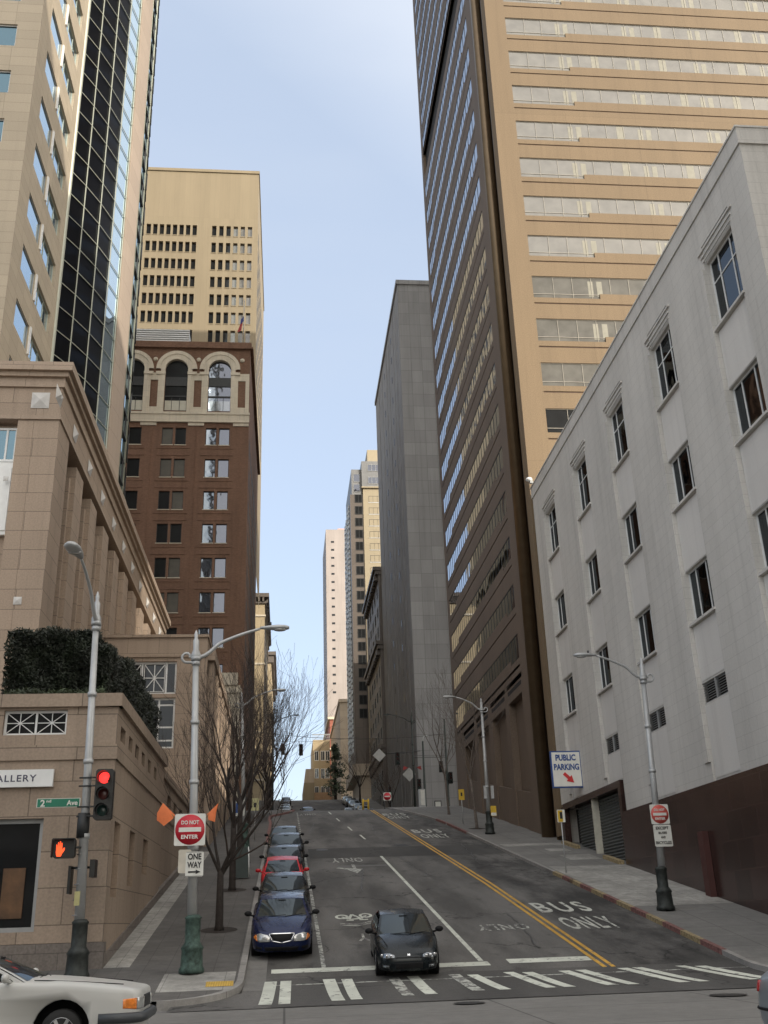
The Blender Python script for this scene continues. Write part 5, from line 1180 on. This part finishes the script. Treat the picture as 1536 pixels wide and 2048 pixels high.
m = MB(); sign_text(m, '2', -6.54, 28.94, 4.965, .12, .18, .025); sign_text(m, 'nd', -6.38, 28.94, 5.02, .12, .075, .015); sign_text(m, 'Ave', -5.76, 28.94, 4.965, .29, .14, .025); m.build('lettering', wsign, b_)
hs_m = plain('signal_housing_black', (.012, .013, .012), .45); redglow = emis('lit_red_lens', (1, .035, .03), .9); handglow = emis('lit_orange_hand', (1, .09, .02), .6); greenglow = emis('lit_green_lens', (.03, .9, .55), 1.)
darkred = plain('dark_red_lens', (.06, .012, .01), .3); darkgrn = plain('dark_green_lens', (.012, .035, .03), .3)
def signal(x, y, z, lab, s=1., lit=0, faces=1, mats=None, grp=None, ang=0.):
    t = thing('traffic_signal', (x, y, z), lab, 'traffic light', grp)
    w_, h_ = .19*s, .53*s; m = MB(); board(m, x-w_, x+w_, y, z-h_, z+h_, .22*s, .04*s); m.build('housing', hs_m, t)
    cols3 = mats or [redglow if lit == 1 else darkred, darkred, darkgrn]
    for k in range(3):
        zc_ = z+(1-k)*.34*s; m = MB(); m.lathe((x, y-.015*s, zc_), [(.11*s, 0), (.12*s, .012*s)], 20, 1); ls = m.build('lens', cols3[k], t)
        m = MB(); vs = []
        for d in (-.012, -.2):
            for j in range(13): a_ = -.25*pi+1.5*pi*j/12; vs.append((x+.135*s*cos(a_), y+d*s, zc_+.135*s*sin(a_)))
        m.add(vs, [(j, j+1, 13+j+1, 13+j) for j in range(12)], True); m.build('visor', hs_m, t, fix=False)
    return t
signal(-4.92, 28.8, 5.16, 'black three lens signal showing red on the left corner post', 1.26, 1)
t = thing('signal_bracket', (-5.45, 29, 4.7), 'dark sleeve and arms clamping the red signal to the left corner post', 'bracket'); m = MB(); m.lathe((-5.44, 29.05, 4.05), [(.165, 0), (.165, .64)], 16)
for z in (4.6, 5.62, 5.4, 4.85): m.tube([(-5.62, 28.95, z), (-5.0, 28.9, z)], .022, 6)
m.build('sleeve', darkm, t)
t = thing('pedestrian_signal', (-6.35, 28.8, 4.0), 'black pedestrian signal showing a lit orange hand on the left corner', 'pedestrian signal')
m = MB(); board(m, -6.12, -5.56, 28.75, 3.53, 4.03, .22, .05); m.build('housing', hs_m, t); m = MB(); hx, hz = -5.95, 3.76
hand = [(-.07, -.13), (-.055, -.17), (.045, -.17), (.06, -.12), (.12, -.03), (.125, .03), (.1, .03), (.065, -.02), (.06, .13), (.045, .15), (.035, .13), (.03, .03), (.022, .17), (.008, .185), (-.004, .17), (-.006, .03), (-.02, .15), (-.034, .16), (-.045, .145), (-.04, .02), (-.06, .1), (-.072, .11), (-.082, .095), (-.078, .0), (-.08, -.08)]
m.prism([(hx+a_*1.1, hz+b_*1.1) for a_, b_ in hand], 1, 28.738, 28.748); m.build('hand', handglow, t)
m = MB(); m.box(-6.14, -6.12, 28.6, 28.75, 3.55, 4.0); m.box(-5.56, -5.54, 28.6, 28.75, 3.55, 4.0); m.box(-6.12, -5.56, 28.6, 28.75, 4.0, 4.025); m.build('hood', hs_m, t); m = MB(); m.tube([(-5.58, 28.85, 3.8), (-5.4, 28.98, 3.8)], .03, 6); m.build('bracket', darkm, t)
t = thing('pedestrian_signal', (-5.3, 29.2, 3.3), 'second pedestrian signal seen from its side behind the left corner post', 'pedestrian signal'); m = MB(); m.box(-5.2, -5.06, 29.1, 29.5, 3.05, 3.5); m.build('housing', hs_m, t); m = MB(); m.box(-5.75, -5.68, 29.1, 29.5, 2.65, 3.35); m.tube([(-5.7, 29.15, 3.3), (-5.2, 29.15, 3.3)], .03, 6); m.build('side_box', hs_m, t)
# public parking sign projecting from the garage
t = thing('public_parking_sign', (15.3, 55, 9), 'square white PUBLIC PARKING sign with blue border and red arrow on the garage wall', 'sign')
bsg = plain('blue_sign_edge', (.02, .07, .25), .5); m = MB(); m.box(14.42, 16.1, 55, 55.18, 8.1, 10.06); m.build('box', bsg, t); m = MB(); m.box(14.48, 16.04, 54.985, 54.998, 8.17, 9.99); fb = m.build('face', plain('white_plastic_face', (.78, .77, .7), .4, 0, .04), t)
m = MB(); sign_text(m, 'PUBLIC', 15.25, 54.98, 9.7, 1.12, .34, .035); sign_text(m, 'PARKING', 15.26, 54.98, 9.2, 1.4, .34, .035); m.build('lettering', bsg, fb)
m = MB(); R2 = lambda p: (15.33+p[0]*.72+p[1]*.69, 8.62-p[0]*.69+p[1]*.72); m.prism([R2(p) for p in ((-.35, -.09), (.02, -.09), (.02, -.22), (.38, 0), (.02, .22), (.02, .09), (-.35, .09))], 1, 54.965, 54.98); m.build('arrow', plain('red_arrow_paint', (.6, .03, .03), .5), fb)
m = MB(); m.box(16.1, 16.2, 54.95, 55.2, 8.4, 8.5); m.box(16.1, 16.2, 54.95, 55.2, 9.6, 9.7); m.build('bracket', darkm, t)
def post_sign(x, y, h, lab, face, w_=.3, hh=.45, extra=None, nm='parking_sign'):
    z = gz(y)+.15; t = thing(nm, (x, y, z), lab, 'sign'); m = MB(); m.tube([(x, y, z-.02), (x, y, z+h)], .03, 6); m.build('post', polem, t); m = MB(); board(m, x-w_/2, x+w_/2, y-.045, z+h-hh, z+h, .012, .02); b_ = m.build('board', face, t)
    if extra: m = MB(); extra(m, x, y-.048, z+h-hh/2); m.build('marking', blkl if face is not blkl else wsign, b_)
    return t
P_mark = lambda s: (lambda m, x, y, z: sign_text(m, s, x, y, z+.05, .12, .14, .02))
_p = post_sign(12.45, 46.6, 2.7, 'thin post with white and yellow bus plate on the right kerb by the garage door', wsign, .36, .55, lambda m, x, y, z: (m.box(x-.06, x+.06, y-.01, y-.006, z-.12, z+.17)), 'bus_zone_sign')
m = MB(); m.box(12.3, 12.52, 46.6-.052, 46.6-.048, gz(46.6)+2.32, gz(46.6)+2.82); m.build('yellow_panel', yelw, _p)
post_sign(-1.9, 66.3, 2.5, 'thin white post with small yellow sign on the left pavement uphill of the cars', plain('pale_yellow_sign_face', (.5, .48, .25), .5), .48, .75, lambda m, x, y, z: m.box(x-.08, x+.08, y-.006, y-.001, z-.18, z+.1))
post_sign(12.7, 74.5, 2.4, 'thin post with small yellow sign beside the bare tree on the right pavement', yelw, .42, .75, lambda m, x, y, z: m.box(x-.06, x+.06, y-.006, y-.001, z-.1, z+.15))
t = thing('yellow_plate', (13.2, 65.7, 8.0), 'yellow and white plate low on the pale lamp post before the tan tower', 'sign'); m = MB(); zz = 7.7; board(m, 13.03, 13.4, 65.7, zz, zz+.62); b_ = m.build('board', yelw, t); m = MB(); m.box(13.05, 13.38, 65.69, 65.698, zz+.02, zz+.2); m.build('white_band', wsign, b_)
t = thing('control_box', (13.1, 66, 9), 'pale metal boxes strapped halfway up the lamp post before the tan tower', 'box'); zz = 8.8; m = MB(); m.box(12.72, 12.9, 65.9, 66.1, zz, zz+.8); m.box(13.18, 13.36, 65.9, 66.1, zz, zz+.8); m.build('box', polem, t)
# right hand corner of the crossing above
t = thing('do_not_enter_sign', (9.3, 97, 13), 'small round red DO NOT ENTER sign at the crest beside the green light', 'traffic sign')
zz = gz(118)+1.45; m = MB(); m.tube([(11.25, 118, gz(118)), (11.25, 118, zz+2.1)], .05, 6); m.tube([(12.0, 118, gz(118)), (12.0, 118, zz+2.1)], .05, 6); m.build('post', darkm, t); m = MB(); board(m, 11.1, 12.0, 117.9, zz+1.6, zz+2.5, .03, .08); b_ = m.build('board', wsign, t)
m = MB(); m.lathe((11.55, 117.88, zz+2.05), [(.42, 0), (.42, .01)], 24, 1); d = m.build('disc', rsign, b_); m = MB(); m.box(11.25, 11.85, 117.86, 117.875, zz+1.99, zz+2.11); m.build('bar', wsign, d) if 0 else m.build('bar', wsign, b_)
def dpole(x, y, h, lab, nm='utility_pole', mt=None, r=.17):
    z = gz(y)+.1; t = thing(nm, (x, y, z), lab, 'pole'); m = MB(); m.tube([(x, y, z), (x, y, z+.8), (x, y, z+h)], [r*1.5, r, r*.6], 10); m.build('shaft', mt or poled, t); return t
dpole(18.75, 119, 12.3, 'tall dark banded pole in front of the grey slab corner'); t = dpole(16.05, 119, 9.7, 'shorter dark pole topped by a small lamp before the grey slab')
m = MB(); m.tube([(16.05, 119, 21.0), (16.15, 119, 21.7), (16.35, 119, 21.8)], .05, 6); m.ell((16.5, 119, 21.8), (.3, .12, .07)); m.build('lamp', white, t)
signal(15.4, 118.8, 16.2, 'dark signal seen from the side low on the shorter pole', 1.25, grp='dark signals at the far right corner'); signal(18.05, 118.8, 18.2, 'dark signal seen from the side high on the tall banded pole', 1.2, grp='dark signals at the far right corner'); signal(19.1, 118.7, 16.9, 'dark signal at the right of the tall banded pole', 1.25, grp='dark signals at the far right corner')
signal(12.24, 112, 18.2, 'dark signal hanging over the crossing before the grey slab', 1.3)
signal(12.0, 119.0, 15.6, 'signal with lit green lens above the small round red sign', .9, mats=[darkred, darkred, greenglow])
signal(-.5, 194, gz(194)+9.5, 'dark signal hanging on a wire against the sky', 2.0, grp='signals hanging at the far crossing'); signal(2.9, 194, gz(194)+9.3, 'dark signal hanging in front of the yellow building', 2.0, grp='signals hanging at the far crossing')
def diamond(x, y, z, s, lab):
    t = thing('diamond_sign', (x, y, z), lab, 'traffic sign'); m = MB(); m.prism([(x, z-s), (x+s, z), (x, z+s), (x-s, z)], 1, y, y+.03); m.build('board', plain('grey_back_of_sign', (.42, .42, .4), .5) if 'grey_back_of_sign' not in MAT else MAT['grey_back_of_sign'], t)
    return t
t = diamond(10.24, 112, 18.6, .72, 'grey diamond shaped sign hanging over the crossing at the crest'); m = MB(); m.tube([(10.24, 112.1, 18.7), (14.8, 112.1, 19.0)], .04, 5); m.build('arm', darkm, t)
t = diamond(14.35, 119.3, 17.45, .8, 'white diamond sign half hidden by the dark lamp post at the far corner'); m = MB()
for sx in (-1, 1): m.add([(14.7+sx*.5, 119.1, 18.2), (14.7+sx*1.0, 119.1, 18.4), (14.7+sx*1.1, 119.1, 17.9), (14.7+sx*.8, 119.1, 18.0)], [(0, 1, 2, 3)])
m.build('red_flags', plain('dark_red_cloth', (.3, .04, .04), .8), t, fix=False)
t = thing('signal_cabinet', (15.2, 98, 13), 'pale grey signal control cabinet on the right corner at the crest', 'cabinet'); zz = gz(97)+.15; m = MB(); m.box(12.45, 13.05, 96.6, 97.2, zz+.0, zz+1.6); b_ = m.build('cabinet', polem, t); m = MB(); m.box(12.62, 12.98, 96.58, 96.6, zz+.15, zz+1.5); m.build('door', wsign, b_)
t = thing('sandwich_board', (17.0, 98, 13), 'small framed white board standing at the corner of the grey slab', 'sign'); m = MB(); m.box(14.95, 15.65, 104, 104.1, zz, zz+1.3); m.build('frame', darkm, t); m = MB(); m.box(15.03, 15.57, 103.98, 103.995, zz+.1, zz+1.2); m.build('face', wsign, t)
t = thing('a_frame_board', (-2.0, 48, 3.6), 'white A frame sign board standing on the left pavement by the trees', 'sign'); zz = gz(48)+.15
m = MB(); m.add([(-2.3, 47.6, zz), (-1.6, 47.6, zz), (-1.65, 47.85, zz+1.3), (-2.25, 47.85, zz+1.3), (-2.3, 48.2, zz+.1), (-1.6, 48.2, zz+.1), (-1.65, 47.9, zz+1.3), (-2.25, 47.9, zz+1.3)], [(0, 1, 2, 3), (4, 5, 6, 7)]); m.build('board', plain('green_chalk_board', (.03, .045, .04), .6), t, fix=False)
m = MB(); m.tube([(-1.58, 47.58, zz), (-1.63, 47.85, zz+1.32)], .03, 4); m.tube([(-1.58, 48.22, zz+.1), (-1.63, 47.9, zz+1.32)], .03, 4); m.build('leg', white, t)
t = thing('parking_marker', (-2.6, 56, 6), 'small white and blue pavement sign half hidden by the bare trees', 'sign'); zz = gz(55)+.15; m = MB(); m.tube([(-2.4, 55, zz), (-2.4, 55, zz+3)], .03, 6); m.build('post', darkm, t); m = MB(); board(m, -2.75, -2.1, 54.95, zz+2.2, zz+3.0); b_ = m.build('board', wsign, t); m = MB(); sign_text(m, 'P', -2.42, 54.95, zz+2.6, .3, .5, .04); m.build('letter', bsg, b_)
t = thing('yellow_bollard', (8.2, 97, 12), 'yellow post at the uphill end of the double yellow line', 'bollard'); zz = gz(97.5); m = MB(); m.lathe((7.75, 97.5, zz), [(.09, 0), (.09, 1.0), (.04, 1.06)], 10); m.lathe((7.25, 97.5, zz), [(.09, 0), (.09, 1.0), (.04, 1.06)], 10); m.box(7.25, 7.75, 97.47, 97.53, zz+.8, zz+.95); m.build('post', yelw, t)
wire = plain('cable', (.02, .02, .02), .6)
t = thing('span_wire', (0, 117, 20), 'dark wires spanning the crossing at the crest', 'wire'); m = MB()
for a_, b_, sag in (((-5, 117, 22.5), (18.75, 119, 22.0), .8), ((-5, 194, gz(194)+11.3), (14, 194, gz(194)+11.5), .6), ((12.24, 112, 18.9), (18.75, 119, 19.5), .2), ((15, 119, 19.3), (18.75, 119, 19.3), 0)):
    m.tube([(a_[0]+(b_[0]-a_[0])*k/12, a_[1]+(b_[1]-a_[1])*k/12, a_[2]+(b_[2]-a_[2])*k/12-sag*4*(k/12)*(1-k/12)) for k in range(13)], .03, 4, cap=False)
each(m, 'cable', wire, t)
# ------------------------------------------------------------ vegetation
bark = plain('dark_bark', (.035, .028, .024), .9, 0, .3, 6, .4); barkp = plain('pale_bark', (.12, .1, .085), .9, 0, .3, 6); twigm = plain('twig_bark', (.05, .038, .032), .9, 0, .3, 6); barkb = plain('grey_twig_bark', (.1, .075, .065), .9, 0, .3, 6)
def tree(x, y, h, lab, bm_, tm, seed, forks=4, fork_h=.28, spread=.55, tr=.14, depth=5, lean=0., group='bare street trees', upright=.35, twig=.0095, zoff=.15):
    rnd = random.Random(seed); z0 = gz(y)+zoff; t = thing('bare_tree', (x, y, z0), lab, 'tree', group); tk = MB(); cr = MB()
    top = Vector((x+lean*h*fork_h, y, z0+h*fork_h)); tk.tube([(x, y, z0-.1), (x, y, z0+.15), (x+lean*h*fork_h*.4, y+.02, z0+h*fork_h*.5), top], [tr*1.5, tr*1.05, tr*.92, tr*.8], 9)
    def grow(p, d, L, r, lev):
        n = 4; pts = [p]; q = p.copy(); dd = d.copy()
        for i in range(n):
            dd = (dd+Vector((rnd.uniform(-1, 1), rnd.uniform(-1, 1), rnd.uniform(-.4, .9)))*.16+Vector((0, 0, upright*.12))).normalized(); q = q+dd*L/n; pts.append(q.copy())
        r1 = max(r*.6, twig*.6); rs = [r+(r1-r)*i/n for i in range(n+1)]; (tk if lev == 0 else cr).tube(pts, rs, 6 if lev < 2 else (4 if lev < 3 else 3), True, False)
        if lev >= depth: return
        kids = rnd.choice((3, 4)) if lev < depth-1 else rnd.choice((3, 4, 5))
        for k in range(kids):
            i = rnd.randint(1, n) if k else n; b = pts[i]; dv = (pts[i]-pts[i-1]).normalized(); a_ = rnd.uniform(0, 2*pi); o = dv.orthogonal().normalized(); o = (o*cos(a_)+dv.cross(o)*sin(a_)); an = rnd.uniform(.35, .85)*(1 if k else .5)
            nd = (dv*cos(an)+o*sin(an)+Vector((0, 0, upright*.4))).normalized(); grow(b, nd, L*rnd.uniform(.58, .82), rs[i]*rnd.uniform(.55, .75), lev+1)
    for k in range(forks):
        a_ = 2*pi*(k+rnd.random()*.5)/forks; d = Vector((cos(a_)*spread+lean, sin(a_)*spread, 1)).normalized(); grow(top-Vector((0, 0, rnd.random()*h*.05)), d, h*rnd.uniform(.26, .34), tr*rnd.uniform(.42, .6), 0)
    tk.build('trunk', bm_, t, fix=False); cr.build('crown', tm, t, fix=False); return t
tree(-2.1, 35.3, 7.6, 'nearest bare multi stemmed tree on the left pavement', bark, twigm, 3, 4, .24, .6, .13, 4)
tree(-2.15, 44.3, 9.0, 'second bare street tree on the left pavement, beside the A frame board', bark, twigm, 11, 4, .3, .5, .14, 4)
tree(-2.3, 54, 10.5, 'bare street tree third along the left pavement, beside the lattice window block', bark, twigm, 21, 4, .3, .5, .15, 4)
tree(-2.6, 76, 9, 'bare street tree by the red kerb on the left pavement', bark, twigm, 23, 4, .3, .4, .12, 3)
tree(-2.4, 124, 17, 'large bare tree beyond the crest, first on the far left', bark, barkb, 5, 5, .25, .5, .2, 4, twig=.016)
tree(-2.2, 134, 19, 'large bare tree beyond the crest with twigs against the sky', bark, barkb, 8, 5, .25, .55, .2, 4, twig=.018)
tree(-2.2, 148, 19, 'large bare tree farthest up on the far left', bark, barkb, 9, 5, .25, .5, .2, 3, twig=.02)
tree(12.9, 70.2, 11, 'slender pale barked bare tree on the right pavement before the tan tower', barkp, barkp, 31, 3, .32, .28, .1, 4, lean=-.07, upright=.35)
tree(13.2, 84, 10.5, 'slender pale barked bare tree nearest the crest on the right pavement', barkp, barkp, 37, 3, .3, .3, .1, 3, lean=-.05)
tree(12.9, 128, 9, 'dark bare tree in front of the grey slab base beyond the crest', bark, barkb, 41, 4, .25, .5, .14, 3, twig=.018)
tree(12.6, 176, 12, 'dark bare tree on the far right pavement below the cream tower', bark, barkb, 43, 4, .25, .6, .18, 3, twig=.025)
grille = plain('tree_pit_soil', (.03, .024, .02), .95, 0, .4, 6)
for x, y in ((-2.1, 35.3), (-2.15, 44.3), (-2.3, 54), (12.9, 70.2)):
    m = MB(); m.add([(x+.6*cos(2*pi*k/14), y+.55*sin(2*pi*k/14), gz(y+.55*sin(2*pi*k/14))+.158) for k in range(14)], [tuple(range(14))]); m.build('tree_pit', grille, fix=False, kind='structure')
def leafmat(name, c):
    m, t, b = nodes(name); b.inputs['Roughness'].default_value = .6; n = noise(t, 1.3, 4); n2 = noise(t, 40, 2); o = ramp(t, n, .35, .65, tuple(x*.55 for x in c), tuple(x*1.5 for x in c)); t.links.new(mixc(t, o, ramp(t, n2, .3, .7, (.6,)*3, (1.5,)*3), 1., 'MULTIPLY'), b.inputs['Base Color']); MAT[name] = m; return m
leaf = leafmat('dark_hedge_leaf', (.009, .014, .006)); leaf2 = leafmat('conifer_leaf', (.03, .045, .02)); ivy = leafmat('ivy_leaf', (.03, .045, .018))
def hedge(name, lab, boxes, n, s, mt, seed):
    rnd = random.Random(seed); b0 = boxes[0]; t = thing(name, ((b0[0]+b0[1])/2, b0[2], b0[4]), lab, 'hedge'); c = MB(); m = MB(); tot = sum((b[1]-b[0])*(b[5]-b[4])+(b[3]-b[2])*(b[5]-b[4]) for b in boxes)
    for (x0, x1, y0, y1, z0, z1) in boxes:
        c.box(x0+.18, x1-.18, y0+.18, y1-.18, z0, z1-.18); A = [(x1-x0)*(z1-z0), (y1-y0)*(z1-z0), (x1-x0)*(y1-y0)]; k_ = int(n*((A[0]+A[1])/tot))
        for _ in range(k_):
            f = rnd.random()*sum(A); j = rnd.gauss(0, .05)
            bmp_ = lambda a_, b_: .1*sin(a_*2.3+seed)*cos(b_*2.9)+.06*sin(a_*6+b_*5)
            if f < A[0]: p = [rnd.uniform(x0, x1), 0, rnd.uniform(z0, z1)]; p[1] = y0+.04+bmp_(p[0], p[2])+j
            elif f < A[0]+A[1]: p = [0, rnd.uniform(y0, y1), rnd.uniform(z0, z1)]; p[0] = (x1-.04-bmp_(p[1], p[2])+j) if rnd.random() < .7 else x0+.1+j
            else: p = [rnd.uniform(x0, x1), rnd.uniform(y0, y1), 0]; p[2] = z1-.05+bmp_(p[0], p[1])+j
            u = Vector((rnd.uniform(-1, 1), rnd.uniform(-1, 1), rnd.uniform(-1, 1))).normalized()*s*rnd.uniform(.6, 1.3); v = u.orthogonal().normalized()*s*rnd.uniform(.4, .8); P_ = Vector(p)
            m.add([P_-u, P_+v*.6, P_+u, P_-v*.6], [(0, 1, 2, 3)])
    c.build('core', leaf, t); m.build('leaves', mt, t, fix=False); return t
hedge('clipped_hedge', 'tall dark clipped hedge on the gallery roof terrace', [(-8.7, -6.0, 31.6, 34, 8.1, 10.55), (-6.1, -5.55, 31.9, 34.5, 8.1, 10.1)], 24000, .075, leaf, 3)
hedge('clipped_hedge', 'stepped dark hedge running uphill along the edge of the gallery roof', [(-7.2, -5.35, 34.6, 38.5, 7.9, 10.4), (-7.0, -5.3, 38.6, 42.8, 7.6, 10.2)], 18000, .075, leaf, 4)
hedge('ivy_bed', 'low ivy spilling over the gallery parapet under the hedge', [(-8.3, -5.5, 30.75, 31.5, 8.0, 8.45)], 2600, .06, ivy, 5)
# small evergreen at the end of the street
def evergreen(x, y, h, r, lab, seed):
    rnd = random.Random(seed); z0 = gz(y); t = thing('evergreen_tree', (x, y, z0), lab, 'tree'); m = MB(); m.tube([(x, y, z0), (x, y, z0+h*.5), (x, y, z0+h)], [.3, .2, .04], 8); m.build('trunk', bark, t); m = MB()
    for k in range(70):
        f = rnd.random()**.8; z = z0+h*(.12+.86*f); a_ = rnd.uniform(0, 2*pi); L = r*(1-f*.85)*rnd.uniform(.6, 1.1)
        for q in range(26): s = rnd.random()*L; P_ = Vector((x+cos(a_)*s+rnd.gauss(0, .2), y+sin(a_)*s+rnd.gauss(0, .2), z-.15*s+rnd.gauss(0, .18))); u = Vector((rnd.uniform(-1, 1), rnd.uniform(-1, 1), rnd.uniform(-.5, .8))).normalized()*.3; v = u.orthogonal().normalized()*.12; m.add([P_-u, P_+v, P_+u, P_-v], [(0, 1, 2, 3)])
    m.build('crown', leaf2, t, fix=False); return t
evergreen(9.6, 200, 11, 4.0, 'small dark evergreen tree at the end of the street before the yellow building', 6)
